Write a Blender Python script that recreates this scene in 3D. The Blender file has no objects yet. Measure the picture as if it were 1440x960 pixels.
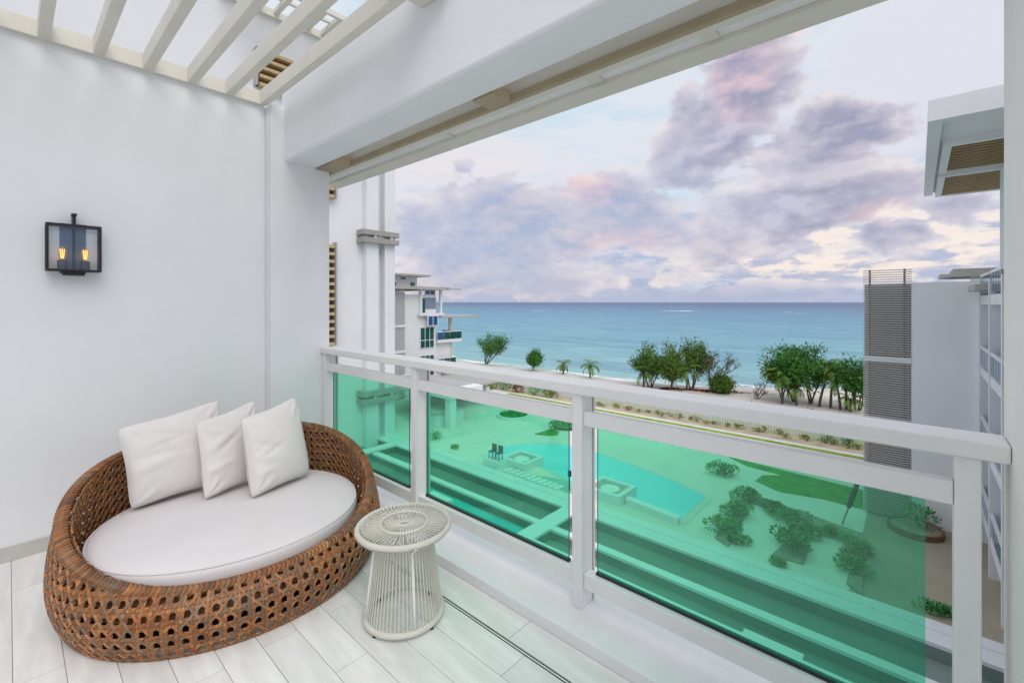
import bpy, bmesh, math, random
from math import sin, cos, pi, radians, atan, sqrt
from mathutils import Vector, Matrix
random.seed(7)
SC = bpy.context.scene
COL = SC.collection

# ------------------------------------------------------------------ camera
TH = radians(41.9); FPX = 636.0; EYE = 1.6
FW = (-sin(TH), cos(TH)); RT = (cos(TH), sin(TH))
cam = bpy.data.cameras.new("camera"); cam_o = bpy.data.objects.new("camera", cam); COL.objects.link(cam_o)
cam_o.location = (0, 0, EYE); cam_o.rotation_euler = (pi/2, 0, TH)
cam.sensor_width = 36; cam.lens = 36*FPX/1440; cam.shift_y = -55/1440; cam.shift_x = 0
cam.clip_start = 0.05; cam.clip_end = 90000
SC.camera = cam_o

# ------------------------------------------------------------------ view, sun
SC.view_settings.view_transform = 'Standard'; SC.view_settings.look = 'None'
SC.view_settings.exposure = 0.57; SC.view_settings.gamma = 1
SKYGAIN = 0.72
SUN_EL, SUN_AZ = radians(50), radians(114)      # azimuth clockwise from +Y
sun = bpy.data.lights.new("sun", 'SUN'); sun.energy = 1.1; sun.angle = radians(45); sun.color = (1.0, .95, .9)
sun_o = bpy.data.objects.new("sun", sun); COL.objects.link(sun_o)
sd = Vector((sin(SUN_AZ)*cos(SUN_EL), cos(SUN_AZ)*cos(SUN_EL), sin(SUN_EL)))
sun_o.rotation_euler = sd.to_track_quat('Z', 'Y').to_euler(); sun_o.location = (0, -5, 30)

def L(r, g, b):      # sRGB 0..255 to linear
    f = lambda c: (c/255/12.92) if c/255 <= .04045 else ((c/255+.055)/1.055)**2.4
    return (f(r), f(g), f(b))

# ------------------------------------------------------------------ node helper
class NT:
    def __init__(s, tree): s.t = tree; s.n = tree.nodes; s.l = tree.links
    def put(s, sock, v):
        if isinstance(v, bpy.types.NodeSocket): s.l.new(v, sock)
        elif isinstance(v, (tuple, list)):
            v = tuple(v); sock.default_value = v+(1,) if (len(v) == 3 and sock.type == 'RGBA') else v
        else: sock.default_value = v
    def node(s, typ, **kw):
        n = s.n.new(typ)
        for k, v in kw.items(): setattr(n, k, v)
        return n
    def m(s, op, a, b=None, c=None, clamp=False):
        n = s.node('ShaderNodeMath', operation=op, use_clamp=clamp)
        for i, v in enumerate((a, b, c)):
            if v is not None: s.put(n.inputs[i], v)
        return n.outputs[0]
    def vm(s, op, a, b=None):
        n = s.node('ShaderNodeVectorMath', operation=op); s.put(n.inputs[0], a)
        if b is not None: s.put(n.inputs['Scale' if op == 'SCALE' else 1], b)
        return n.outputs['Value' if op in ('DOT_PRODUCT', 'LENGTH') else 'Vector']
    def noise(s, vec, scale, detail=4, rough=.5, lac=2.0, dist=0, col=False, dims='3D'):
        n = s.node('ShaderNodeTexNoise', noise_dimensions=dims)
        if vec is not None: s.put(n.inputs['Vector'], vec)
        for k, v in (('Scale', scale), ('Detail', detail), ('Roughness', rough), ('Lacunarity', lac), ('Distortion', dist)): s.put(n.inputs[k], v)
        return n.outputs['Color' if col else 'Fac']
    def mix(s, f, a, b, blend='MIX'):
        n = s.node('ShaderNodeMix', data_type='RGBA', blend_type=blend); n.clamp_factor = True
        s.put(n.inputs[0], f); s.put(n.inputs[6], a); s.put(n.inputs[7], b); return n.outputs[2]
    def smooth(s, v, lo, hi, o0=0., o1=1.):
        n = s.node('ShaderNodeMapRange', interpolation_type='SMOOTHSTEP'); s.put(n.inputs[0], v)
        for i, x in enumerate((lo, hi, o0, o1)): s.put(n.inputs[i+1], x)
        return n.outputs[0]
    def ramp(s, v, stops):
        n = s.node('ShaderNodeValToRGB'); s.put(n.inputs[0], v); e = n.color_ramp.elements
        while len(e) < len(stops): e.new(.5)
        for x, (p, c) in zip(e, stops): x.position = p; x.color = tuple(c)+(1,)
        return n.outputs[0]
    def sep(s, v):
        n = s.node('ShaderNodeSeparateXYZ'); s.put(n.inputs[0], v); return n.outputs
    def comb(s, x, y, z):
        n = s.node('ShaderNodeCombineXYZ')
        for i, v in enumerate((x, y, z)): s.put(n.inputs[i], v)
        return n.outputs[0]

# ------------------------------------------------------------------ world: evening sky with drifting cumulus
def build_world():
    w = bpy.data.worlds.new("World"); SC.world = w; w.use_nodes = True
    t = w.node_tree; t.nodes.clear(); N = NT(t)
    out = N.node('ShaderNodeOutputWorld'); bg = N.node('ShaderNodeBackground'); N.put(bg.inputs[1], 0.1)
    N.l.new(bg.outputs[0], out.inputs[0])
    sky = N.node('ShaderNodeTexSky', sky_type='NISHITA'); sky.sun_disc = False
    sky.sun_elevation = SUN_EL; sky.sun_rotation = SUN_AZ; sky.dust_density = 2.0
    d = N.node('ShaderNodeTexCoord').outputs['Generated']
    x, y, z = N.sep(d)
    rr = N.vm('DOT_PRODUCT', d, (RT[0], RT[1], 0)); ff = N.vm('DOT_PRODUCT', d, (FW[0], FW[1], 0))
    az0 = N.m('ARCTAN2', rr, ff); el0 = N.m('ARCSINE', z)
    warp = N.noise(d, 7, 6, .6, col=True); wx, wy, wz = N.sep(warp)
    az = N.m('ADD', az0, N.m('MULTIPLY', N.m('SUBTRACT', wx, .5), .16))
    el = N.m('ADD', el0, N.m('MULTIPLY', N.m('SUBTRACT', wy, .5), .11))
    def blob(px, py, rx, ry, pw=1.0):
        l = (px-720)/FPX; v = (425-py)/FPX
        a = atan(l); e = atan(v*cos(a)); ra = rx/FPX*cos(a)**2; re = ry/FPX*cos(a)
        qa = N.m('DIVIDE', N.m('SUBTRACT', az, a), ra); qe = N.m('DIVIDE', N.m('SUBTRACT', el, e), re)
        q = N.m('ADD', N.m('MULTIPLY', qa, qa), N.m('MULTIPLY', qe, qe))
        return N.m('MULTIPLY', N.m('SUBTRACT', 1.0, q), pw)
    def field(lst):
        M = None
        for b in lst:
            o = blob(*b); M = o if M is None else N.m('MAXIMUM', M, o)
        return N.m('MAXIMUM', M, -1.2)
    vec = N.comb(x, y, N.m('MULTIPLY', z, 1.9))
    def billow(v):
        a = N.noise(v, 5.0, 9, .53)
        b = N.m('ABSOLUTE', N.m('SUBTRACT', N.noise(v, 10.5, 5, .5), .5))          # rounded heads
        return N.m('ADD', N.m('MULTIPLY', N.m('SUBTRACT', a, .5), 1.0), N.m('MULTIPLY', N.m('SUBTRACT', .11, b), .62))
    n1 = billow(vec)
    up = N.vm('ADD', vec, (RT[0]*-.012, RT[1]*-.012, .052))
    n1u = billow(up)
    lit = N.m('ADD', N.m('MULTIPLY', N.m('SUBTRACT', n1, n1u), 4.8), .40, clamp=True)
    # large banks
    M = field([(995, 200, 100, 78, 1.15), (1045, 125, 62, 85, .9), (1070, 225, 90, 45, .8), (1170, 215, 95, 58, 1.2), (1120, 285, 190, 44, 1.1),
               (690, 330, 170, 72, .95), (850, 300, 130, 66, .95), (620, 345, 110, 60, .8), (930, 330, 190, 36, .8), (1262, 326, 66, 22, 1.2),
               (1200, 262, 110, 22, .9), (1360, 285, 60, 22, .6), (720, 385, 220, 34, .5), (1010, 350, 160, 16, .4)])
    back = N.m('GREATER_THAN', N.m('ABSOLUTE', az0), .95)
    gen = N.m('MULTIPLY', N.m('SUBTRACT', N.noise(vec, 1.7, 2, .5), .52), 6)
    M = N.m('ADD', N.m('MULTIPLY', M, N.m('SUBTRACT', 1, back)), N.m('MULTIPLY', gen, back))
    dens = N.m('ADD', N.m('MULTIPLY', M, 1.0), N.m('MULTIPLY', n1, 4.4))
    cloud = N.smooth(dens, -.05, .38)
    core = N.smooth(dens, .0, 1.05)
    # clear part: pale haze brightening to the zenith over the clear blue
    ele = N.m('DIVIDE', el0, 1.5708, clamp=True)
    base = N.ramp(ele, [(0, L(188, 192, 214)), (.07, L(206, 207, 222)), (.16, L(222, 224, 233)), (.34, L(224, 231, 238)), (1, L(255, 255, 255))])
    wisps = N.noise(N.comb(x, y, N.m('MULTIPLY', z, 4.5)), 5, 7, .6)
    base = N.mix(N.smooth(wisps, .46, .64), base, L(206, 223, 236))
    top = N.smooth(blob(1330, 110, 330, 170), -.2, .9)
    base = N.mix(N.m('MULTIPLY', top, .75), base, L(222, 222, 231))
    glow = N.smooth(blob(1190, 345, 330, 70), -.2, .8)
    base = N.mix(N.m('MULTIPLY', glow, .9), base, L(250, 234, 223))
    glow2 = N.smooth(blob(640, 250, 200, 90), -.2, .9)
    base = N.mix(N.m('MULTIPLY', glow2, .55), base, L(236, 226, 226))
    # low streaky banks near the horizon
    sv = N.comb(x, y, N.m('MULTIPLY', z, 3.4))
    ns = N.noise(sv, 13, 9, .6)
    lowband = N.m('MULTIPLY', N.smooth(el0, .30, .10), N.smooth(ns, .45, .56))
    lowc = N.mix(N.smooth(N.noise(sv, 17, 6, .6), .40, .62), L(166, 178, 208), L(212, 206, 219))
    base = N.mix(N.m('MULTIPLY', lowband, .85), base, lowc)
    hz = N.smooth(el0, .055, .0)
    base = N.mix(N.m('MULTIPLY', hz, .8), base, L(178, 185, 212))
    # cloud body
    dark = N.mix(N.smooth(blob(740, 330, 260, 110), -.6, .8), L(153, 152, 178), L(166, 177, 205))
    mid = N.mix(N.smooth(N.noise(vec, 3.2, 3, .5), .35, .65), L(194, 194, 213), L(210, 201, 210))
    pinkm = N.smooth(field([(1045, 105, 50, 62), (838, 268, 48, 26, .8), (1230, 300, 70, 18, .6), (870, 335, 80, 22, .5)]), -.3, .8)
    lite = N.mix(pinkm, L(238, 230, 229), L(243, 214, 209))
    mid = N.mix(N.m('MULTIPLY', pinkm, .85), mid, L(224, 193, 201))
    body = N.mix(core, N.mix(lit, mid, lite), N.mix(lit, dark, mid))
    color = N.mix(N.m('MULTIPLY', cloud, .93), base, body)
    gain = N.m('MULTIPLY', N.smooth(el0, .55, 1.5, 1.0, 1.5), SKYGAIN*10)
    color = N.vm('SCALE', color, gain)
    clear = N.mix(.93, sky.outputs[0], color)
    # below the horizon the sky goes on as the pale haze it meets
    N.l.new(clear, bg.inputs[0])
    w.cycles.sampling_method = 'MANUAL'; w.cycles.sample_map_resolution = 512
build_world()

# ------------------------------------------------------------------ materials
MATS = {}
def mat(name, base, rough=.6, var=.06, vscale=3., bump=0., bscale=40., metal=0., spec=.5, dirt=None, stretch=(1, 1, 1), attr=None, coat=0.):
    m = bpy.data.materials.new(name); m.use_nodes = True; N = NT(m.node_tree); N.n.clear()
    o = N.node('ShaderNodeOutputMaterial'); p = N.node('ShaderNodeBsdfPrincipled'); N.l.new(p.outputs[0], o.inputs[0])
    co = N.node('ShaderNodeTexCoord').outputs['Object']
    if stretch != (1, 1, 1): co = N.vm('MULTIPLY', co, stretch)
    c = tuple(base)
    f = N.noise(co, vscale, 5, .55)
    col = N.mix(N.smooth(f, .3, .7), tuple(x*(1-var) for x in c), tuple(min(1, x*(1+var)) for x in c))
    if attr:
        a = N.node('ShaderNodeAttribute', attribute_name=attr).outputs['Color']
        col = N.mix(1.0, col, a, 'MULTIPLY')
    if dirt:
        dcol, amt, ds = dirt
        g = N.smooth(N.noise(co, ds, 6, .62), .52, .78)
        col = N.mix(N.m('MULTIPLY', g, amt), col, dcol)
    N.put(p.inputs['Base Color'], col)
    rr = N.m('ADD', rough, N.m('MULTIPLY', N.m('SUBTRACT', N.noise(co, vscale*2.3, 3), .5), .18), clamp=True)
    N.put(p.inputs['Roughness'], rr); N.put(p.inputs['Metallic'], metal); N.put(p.inputs['Specular IOR Level'], spec)
    if coat: N.put(p.inputs['Coat Weight'], coat)
    if bump:
        b = N.node('ShaderNodeBump'); N.put(b.inputs['Strength'], bump); N.put(b.inputs['Distance'], .01)
        N.put(b.inputs['Height'], N.noise(co, bscale, 5, .6)); N.l.new(b.outputs[0], p.inputs['Normal'])
    MATS[name] = m; return m
def glass_mat(name, tint, rough=.02, refl=1.0, haze=0., hazecol=(.1, .5, .35)):
    m = bpy.data.materials.new(name); m.use_nodes = True; N = NT(m.node_tree); N.n.clear()
    o = N.node('ShaderNodeOutputMaterial'); tr = N.node('ShaderNodeBsdfTransparent'); N.put(tr.inputs[0], tint)
    gl = N.node('ShaderNodeBsdfGlossy'); N.put(gl.inputs['Roughness'], rough); N.put(gl.inputs['Color'], (1, 1, 1))
    bf = N.node('ShaderNodeNewGeometry').outputs['Backfacing']
    fr = N.node('ShaderNodeFresnel'); N.put(fr.inputs[0], N.m('ADD', 1.45, N.m('MULTIPLY', bf, 1/1.45-1.45)))
    body = tr.outputs[0]
    if haze:
        df = N.node('ShaderNodeBsdfTranslucent'); N.put(df.inputs[0], hazecol)
        d2 = N.node('ShaderNodeBsdfDiffuse'); N.put(d2.inputs[0], hazecol)
        a = N.node('ShaderNodeMixShader'); N.put(a.inputs[0], .5); N.l.new(df.outputs[0], a.inputs[1]); N.l.new(d2.outputs[0], a.inputs[2])
        h = N.node('ShaderNodeMixShader'); N.put(h.inputs[0], haze); N.l.new(body, h.inputs[1]); N.l.new(a.outputs[0], h.inputs[2]); body = h.outputs[0]
    mx = N.node('ShaderNodeMixShader'); N.put(mx.inputs[0], N.m('MULTIPLY', fr.outputs[0], refl))
    N.l.new(body, mx.inputs[1]); N.l.new(gl.outputs[0], mx.inputs[2]); N.l.new(mx.outputs[0], o.inputs[0])
    MATS[name] = m; return m

W_WALL = mat('white_plaster', (.80, .82, .845), .75, .025, 1.1, .16, 34, dirt=((.70, .70, .70), .16, .9))
W_OUT = mat('white_render', (.74, .75, .77), .8, .03, .25, 0, 30, dirt=((.55, .55, .56), .25, .35))
W_PAINT = mat('white_paint', (.80, .80, .80), .35, .03, 4, .03, 80)
W_KERB = mat('kerb_paint', (.80, .80, .805), .5, .03, 3, .05, 50, dirt=((.6, .58, .54), .25, 2.2))
CREAM = mat('cream_timber', (.70, .675, .605), .55, .04, 3, .06, 60)
TAN = mat('tan_timber', (.38, .31, .20), .55, .08, 4, .08, 50)
SKIRT = mat('skirting_grey', (.56, .55, .52), .5, .06, 6)
TILE = mat('pale_wood_tile', (.78, .78, .765), .34, .085, 2.0, .05, 30, stretch=(1.2, 7, 1), attr='tone', dirt=((.62, .59, .53), .5, 1.6))
GROUT = mat('grout', (.46, .455, .44), .9, .1, 20)
DARK = mat('dark_metal', (.02, .022, .027), .4, .1, 10, metal=.3)
RUBBER = mat('black_rubber', (.015, .02, .02), .5)
FABRIC = mat('white_linen', (.71, .675, .665), .9, .015, 5, .12, 220, spec=.2)
CUSH = mat('lilac_white_canvas', (.68, .645, .655), .9, .015, 4, .12, 260, spec=.2)
WICK = mat('brown_wicker', (.62, .62, .62), .45, .12, 30, .25, 160, attr='tone')
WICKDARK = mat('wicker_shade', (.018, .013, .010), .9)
CORD = mat('white_cord', (.63, .61, .545), .6, .04, 12, .1, 200)
BRONZE = mat('bronze_strip', (.36, .33, .24), .5)
GLASS = glass_mat('green_glass', (.49, .935, .765), .012, 1.1, .045, (.0, .52, .34))
GEDGE = mat('green_glass_edge', (.01, .16, .14), .15)
LGLASS = glass_mat('lantern_glass', (.93, .96, .98), .02, 1.6)
def emis(name, col, s):
    m = bpy.data.materials.new(name); m.use_nodes = True; N = NT(m.node_tree); N.n.clear()
    o = N.node('ShaderNodeOutputMaterial'); e = N.node('ShaderNodeEmission'); N.put(e.inputs[0], col); N.put(e.inputs[1], s); N.l.new(e.outputs[0], o.inputs[0])
    return m
FILAMENT = emis('glowing_filament', (1, .45, .12), 2.2)
BULB = glass_mat('bulb_glass', (1, .93, .8), .05, 1.0, .12, (1, .8, .5))

# ------------------------------------------------------------------ mesh helpers
class MB:
    def __init__(s): s.v = []; s.f = []; s.c = []; s.cc = (1, 1, 1)
    def add(s, vs, fs):
        o = len(s.v); s.v += [tuple(v) for v in vs]
        for f in fs: s.f.append([i+o for i in f]); s.c.append(s.cc)
        return s
    def box(s, x0, x1, y0, y1, z0, z1):
        return s.add([(x0, y0, z0), (x1, y0, z0), (x1, y1, z0), (x0, y1, z0), (x0, y0, z1), (x1, y0, z1), (x1, y1, z1), (x0, y1, z1)],
                     [(0, 3, 2, 1), (4, 5, 6, 7), (0, 1, 5, 4), (1, 2, 6, 5), (2, 3, 7, 6), (3, 0, 4, 7)])
    def tube(s, pts, rad, n=8, closed=False, caps=True):
        pts = [Vector(p) for p in pts]; m = len(pts); rings = []; prev = None
        if not hasattr(rad, '__len__'): rad = [rad]*m
        for i, p in enumerate(pts):
            t = (pts[(i+1) % m]-pts[i-1]) if closed else (pts[min(i+1, m-1)]-pts[max(i-1, 0)])
            if t.length < 1e-9: t = Vector((0, 0, 1))
            t.normalize()
            if prev is None:
                a = Vector((0, 0, 1)) if abs(t.z) < .9 else Vector((1, 0, 0)); u = t.cross(a).normalized()
            else: u = (prev - t*prev.dot(t)).normalized()
            prev = u; w = t.cross(u)
            rings.append([p+(u*cos(2*pi*k/n)+w*sin(2*pi*k/n))*rad[i] for k in range(n)])
        vs = [v for r in rings for v in r]; fs = []
        for i in range(m if closed else m-1):
            j = (i+1) % m
            for k in range(n): fs.append((i*n+k, i*n+(k+1) % n, j*n+(k+1) % n, j*n+k))
        if caps and not closed: fs += [tuple(range(n))[::-1], tuple((m-1)*n+k for k in range(n))]
        return s.add(vs, fs)
    def lathe(s, prof, c=(0, 0), n=32):
        vs = []; fs = []; m = len(prof)
        for r, z in prof: vs += [(c[0]+r*cos(2*pi*k/n), c[1]+r*sin(2*pi*k/n), z) for k in range(n)]
        for i in range(m-1):
            for k in range(n): fs.append((i*n+k, i*n+(k+1) % n, (i+1)*n+(k+1) % n, (i+1)*n+k))
        return s.add(vs, fs)
    def disc(s, c, r, z, n=32): return s.add([(c[0]+r*cos(2*pi*k/n), c[1]+r*sin(2*pi*k/n), z) for k in range(n)], [tuple(range(n))])
    def prism(s, poly, z0, z1):
        n = len(poly); vs = [(x, y, z0) for x, y in poly]+[(x, y, z1) for x, y in poly]
        a = sum(poly[i][0]*poly[(i+1) % n][1]-poly[(i+1) % n][0]*poly[i][1] for i in range(n))
        fs = [tuple(range(n))[::-1], tuple(range(n, 2*n))]+[(i, (i+1) % n, n+(i+1) % n, n+i) for i in range(n)]
        if a < 0: fs = [f[::-1] for f in fs]
        return s.add(vs, fs)
    def mesh(s, name, m, smooth=False, off=(0, 0, 0)):
        me = bpy.data.meshes.new(name); ox, oy, oz = off
        me.from_pydata([(x-ox, y-oy, z-oz) for x, y, z in s.v], [], s.f); me.materials.append(m)
        if any(c != (1, 1, 1) for c in s.c):
            at = me.color_attributes.new('tone', 'FLOAT_COLOR', 'CORNER'); li = 0
            buf = []
            for f, c in zip(s.f, s.c): buf += list((c[0], c[1], c[2], 1))*len(f)
            at.data.foreach_set('color', buf)
        if smooth: me.polygons.foreach_set('use_smooth', [True]*len(me.polygons))
        me.update(); return me
    def build(s, name, m, parent=None, smooth=False, bevel=0, off=None, seg=2):
        if off is None: off = wloc(parent) if parent is not None else (0, 0, 0)
        o = bpy.data.objects.new(name, s.mesh(name, m, smooth, off)); COL.objects.link(o)
        if parent is not None: o.parent = parent
        if bevel:
            b = o.modifiers.new('bevel', 'BEVEL'); b.width = bevel; b.segments = seg; b.limit_method = 'ANGLE'
            b.harden_normals = smooth
        return o
def wloc(o):
    v = Vector((0, 0, 0))
    while o is not None: v = v+o.location; o = o.parent
    return v
def tag(o, label=None, cat=None, group=None, kind=None):
    if label: o['label'] = label
    if cat: o['category'] = cat
    if group: o['group'] = group
    if kind: o['kind'] = kind
    return o
def thing(name, label, cat, loc=(0, 0, 0), group=None):
    o = bpy.data.objects.new(name, None); COL.objects.link(o); o.location = loc; o.empty_display_size = .1
    return tag(o, label, cat, group)
def place(me, name, parent, loc=(0, 0, 0), rot=(0, 0, 0), scale=(1, 1, 1)):
    o = bpy.data.objects.new(name, me); COL.objects.link(o)
    if parent is not None: o.parent = parent
    o.location = loc; o.rotation_euler = rot; o.scale = scale; return o
def copy_tree(o, parent=None):
    c = o.copy(); COL.objects.link(c); c.parent = parent
    for ch in list(o.children): copy_tree(ch, c)
    return c
def at(px, py, z):        # photo pixel -> point on the level z (used only to read ground positions off the photo)
    l = (px-720)/FPX; t = (z-EYE)/((425-py)/FPX)
    return ((FW[0]+l*RT[0])*t, (FW[1]+l*RT[1])*t)
def structure(mb, name, m, **k): return tag(mb.build(name, m, **k), kind='structure')

G = -11.0
# ================================================================== BALCONY
fl = MB().box(-4.19, .2, -3.2, 1.755, -.22, -.006)
floor = structure(fl, 'balcony_floor', GROUT)
def tile_mesh(w, l, tone):
    b = MB(); b.cc = (tone, tone, tone*.995); b.box(0, l, 0, w, -.006, 0); return b.mesh('tile', TILE)
TM = {}
random.seed(3)
rows = [(1.755-.168, 1.755)]+[(1.566-.1553*(k+1), 1.566-.1553*k) for k in range(30)]
for ri, (ya, yb) in enumerate(rows):
    off = -2.26 if ri % 2 else -1.873
    if ri == 0: off = -1.45
    x = off-.93*3
    while x < .2:
        a, b2 = max(x, -4.19), min(x+.93, .2); x += .93
        if b2-a < .02: continue
        tone = random.choice((.90, .94, .97, 1.0, 1.0)); key = (round(b2-a, 3), round(yb-ya, 3), tone)
        if key not in TM: TM[key] = tile_mesh(yb-ya-.0032, b2-a-.0032, tone)
        place(TM[key], 'tile', floor, (a+.002, ya+.002, random.uniform(-.0006, .0004)))
ch = MB().box(-4.19, .2, 1.5665, 1.5725, -.0055, -.002).box(-4.19, .2, 1.5795, 1.5865, -.0055, -.002)
ch.build('drain_slot', DARK, floor)
MB().box(-4.19, .2, 1.573, 1.579, -.0055, -.0005).build('drain_cover', W_PAINT, floor)

w = tag(MB().box(-4.5, -4.19, -3.2, 1.48, -.3, 3.37).build('side_wall', W_WALL), 'white plastered balcony wall behind the wicker daybed, carrying the lantern', 'wall')
MB().box(-4.19, -4.178, -3.2, 1.48, .0005, .093).build('skirting', SKIRT, w, bevel=.002)
tag(MB().box(-4.52, -4.06, 1.482, 1.99, -.6, 3.275).build('corner_pier', W_WALL, bevel=.004), 'white square pier in the balcony corner where the railing starts', 'pillar')
kb = tag(MB().box(-4.058, .198, 1.757, 2.024, -.3, .06).build('balcony_kerb', W_KERB, bevel=.005), 'low white kerb along the floor edge under the railing', 'kerb')
MB().box(-4.058, .198, 2.027, 2.10, -.3, .054).build('outer_ledge', W_KERB, kb, bevel=.003)
tag(MB().box(.2, .7, .9, 2.08, -.6, 3.56).build('end_wall', mat('warm_white_render', (.86, .845, .81), .75, .02, 1.2, .1, 34), bevel=.006), 'white wall end at the right edge that the handrail runs into', 'wall')
bm_ = tag(MB().box(-4.13, .26, 1.59, 1.862, 2.806, 3.56).build('roof_beam', W_WALL, bevel=.022, seg=4, smooth=True), 'deep white beam spanning the balcony above the railing', 'beam')

fc = structure(MB().box(-4.19, 3.6, -3.5, -3.2, -.3, 3.37), 'room_facade', W_WALL)  # unseen room front, added to block light from behind; white for fill
BOUNCE = mat('bounce_white', (.72, .71, .69), .9, .05, 8)  # unseen white panes added on the doors to bounce fill light
for k in range(2):
    x0_ = -3.2+k*2.2
    f = MB().box(x0_, x0_+2.1, -3.198, -3.17, .02, 2.4).build('sliding_door', W_PAINT, fc)
    MB().box(x0_+.08, x0_+2.02, -3.168, -3.16, .1, 2.32).build('bounce_pane', BOUNCE, f)
structure(MB().box(.2, 3.6, -3.2, .898, -.3, -.004), 'balcony_slab', W_KERB)
# pergola over the inner half of the balcony
pg = thing('pergola', 'cream slatted pergola of parallel rafters over the balcony', 'pergola', (-4.19, 0, 3.28))
MB().box(-4.19, -4.152, -3.2, 1.47, 3.28, 3.392).build('ledger', CREAM, pg, bevel=.003)
MB().box(-2.12, -1.95, -3.2, 1.587, 3.282, 3.47).build('girder', CREAM, pg, bevel=.004)
rb = MB().box(0, 2.03, 0, .058, 0, .115)
rme = None
for k, yy in enumerate([-1.19, -.925, -.66, -.395, -.135, .124, .385, .648, .915, 1.172, 1.427]):
    if rme is None:
        r0 = rb.build('rafter', CREAM, pg, bevel=.003, off=(0, 0, 0)); r0.location = (.039, yy, .0); rme = r0
    else:
        c = rme.copy(); COL.objects.link(c); c.parent = pg; c.location = (.039, yy, .0)
sp = thing('spotlight', 'small black spotlight fixed to the girder end, at the top edge', 'lamp', (-1.93, 1.52, 3.33))
MB().tube([(-1.925, 1.56, 3.33), (-1.89, 1.50, 3.26)], .035, 14).build('lamp_head', DARK, sp, smooth=False)
MB().box(-1.95, -1.915, 1.50, 1.56, 3.32, 3.37).build('bracket', DARK, sp)

# shutter headbox outside the beam
hb = thing('awning_headbox', 'cream soffit box with tan rail along the outside of the roof beam', 'headbox', (-2, 2.02, 2.806))
MB().box(-4.60, .6, 2.020, 2.052, 2.806, 2.851).build('rail', TAN, hb, bevel=.002)
MB().box(-4.60, .6, 2.054, 2.115, 2.812, 3.3).build('inner_board', CREAM, hb, bevel=.003)
MB().box(-4.60, .6, 2.117, 2.215, 2.835, 3.28).build('recessed_board', W_PAINT, hb)
MB().box(-4.60, .6, 2.217, 2.36, 2.810, 3.3).build('fascia_board', CREAM, hb, bevel=.003)
for x0, x1 in ((-4.05, -3.72), (-1.99, -1.82), (.0, .17)):
    f = MB().box(x0, x1, 1.864, 2.018, 2.80, 2.87)
    f.build('bracket', TAN, hb, bevel=.003)
for xx in (-2.62, -1.36, -.75):
    MB().box(xx, xx+.07, 2.125, 2.20, 2.822, 2.8345).build('clip', CREAM, hb, bevel=.002)

# balustrade
bl = thing('balustrade', 'white balcony railing with three green glass panels', 'railing', (-1.9, 1.97, .06))
MB().box(-4.057, .199, 1.905, 2.06, 1.136, 1.19).build('handrail', W_PAINT, bl, bevel=.008, seg=3)
PX = [-4.056, -2.692, -1.312, .083]
for x in PX:
    p = MB().box(x, x+.058, 1.92, 2.02, .061, 1.1355).build('post', W_PAINT, bl, bevel=.003)
    MB().box(x+.006, x+.05, 2.0205, 2.034, .062, 1.135).build('bronze_strip', BRONZE, p)
    MB().box(x, x+.058, 2.0345, 2.048, .062, 1.135).build('back_strip', W_PAINT, p)
for i in range(3):
    a, b2 = PX[i]+.059, PX[i+1]-.001
    MB().box(a, b2, 1.937, 1.982, .978, 1.051).build('middle_rail', W_PAINT, bl, bevel=.004)
    MB().box(a, b2, 1.937, 1.995, .158, .236).build('bottom_rail', W_PAINT, bl, bevel=.004)
for a, b2 in ((-3.952, -2.785), (-2.581, -1.369), (-1.196, .018)):
    g = MB().box(a, b2, 1.972, 1.982, .250, .9785).build('glass_panel', GLASS, bl)
    g.data.materials.append(GEDGE)
    for p in g.data.polygons:
        if abs(p.normal.y) < .5: p.material_index = 1
    MB().box(a-.004, b2+.004, 1.966, 1.988, .2365, .2495).build('gasket', RUBBER, g)

# wall lantern
ln = thing('wall_lantern', 'black box wall lantern with two glowing bulbs', 'lantern', (-4.19, .29, 1.95))
x0, x1, y0, y1, z0, z1 = -4.178, -4.08, .158, .421, 1.801, 2.106; t = .014
f = MB()
for xx in (x0, x1-t):
    f.box(xx, xx+t, y0, y0+t, z0+t, z1-t).box(xx, xx+t, y1-t, y1, z0+t, z1-t)
    f.box(xx, xx+t, y0, y1, z0, z0+t).box(xx, xx+t, y0, y1, z1-t, z1)
for yy in (y0, y1-t):
    f.box(x0+t, x1-t, yy, yy+t, z0, z0+t).box(x0+t, x1-t, yy, yy+t, z1-t, z1)
f.build('frame', DARK, ln, bevel=.0015)
MB().box(x0+t, x1-t, y0+t, y1-t, z0+.002, z0+.008).build('base_tray', DARK, ln)
MB().box(-4.1895, -4.182, .225, .352, 1.79, 2.12).build('back_plate', mat('blue_reflection_plate', (.10, .17, .26), .3), ln, bevel=.001)  # blue of the plate is a reflection painted into its colour
MB().box(x1-.009, x1-.006, y0+t, y1-t, z0+t, z1-t).build('front_pane', LGLASS, ln)
for yy in (y0+.005, y1-.008): MB().box(x0+t, x1-t, yy, yy+.003, z0+t, z1-t).build('side_pane', LGLASS, ln)
MB().box(-4.1895, -4.10, .281, .297, 2.1065, 2.165).box(-4.165, -4.085, .276, .302, 2.165, 2.178).build('hook', DARK, ln, bevel=.001)
MB().box(-4.1895, -4.10, .237, .34, 1.776, 1.8005).build('foot', DARK, ln, bevel=.001)
MB().box(-4.142, -4.118, .2825, .2965, 1.815, 2.09).build('centre_stem', DARK, ln)
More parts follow.
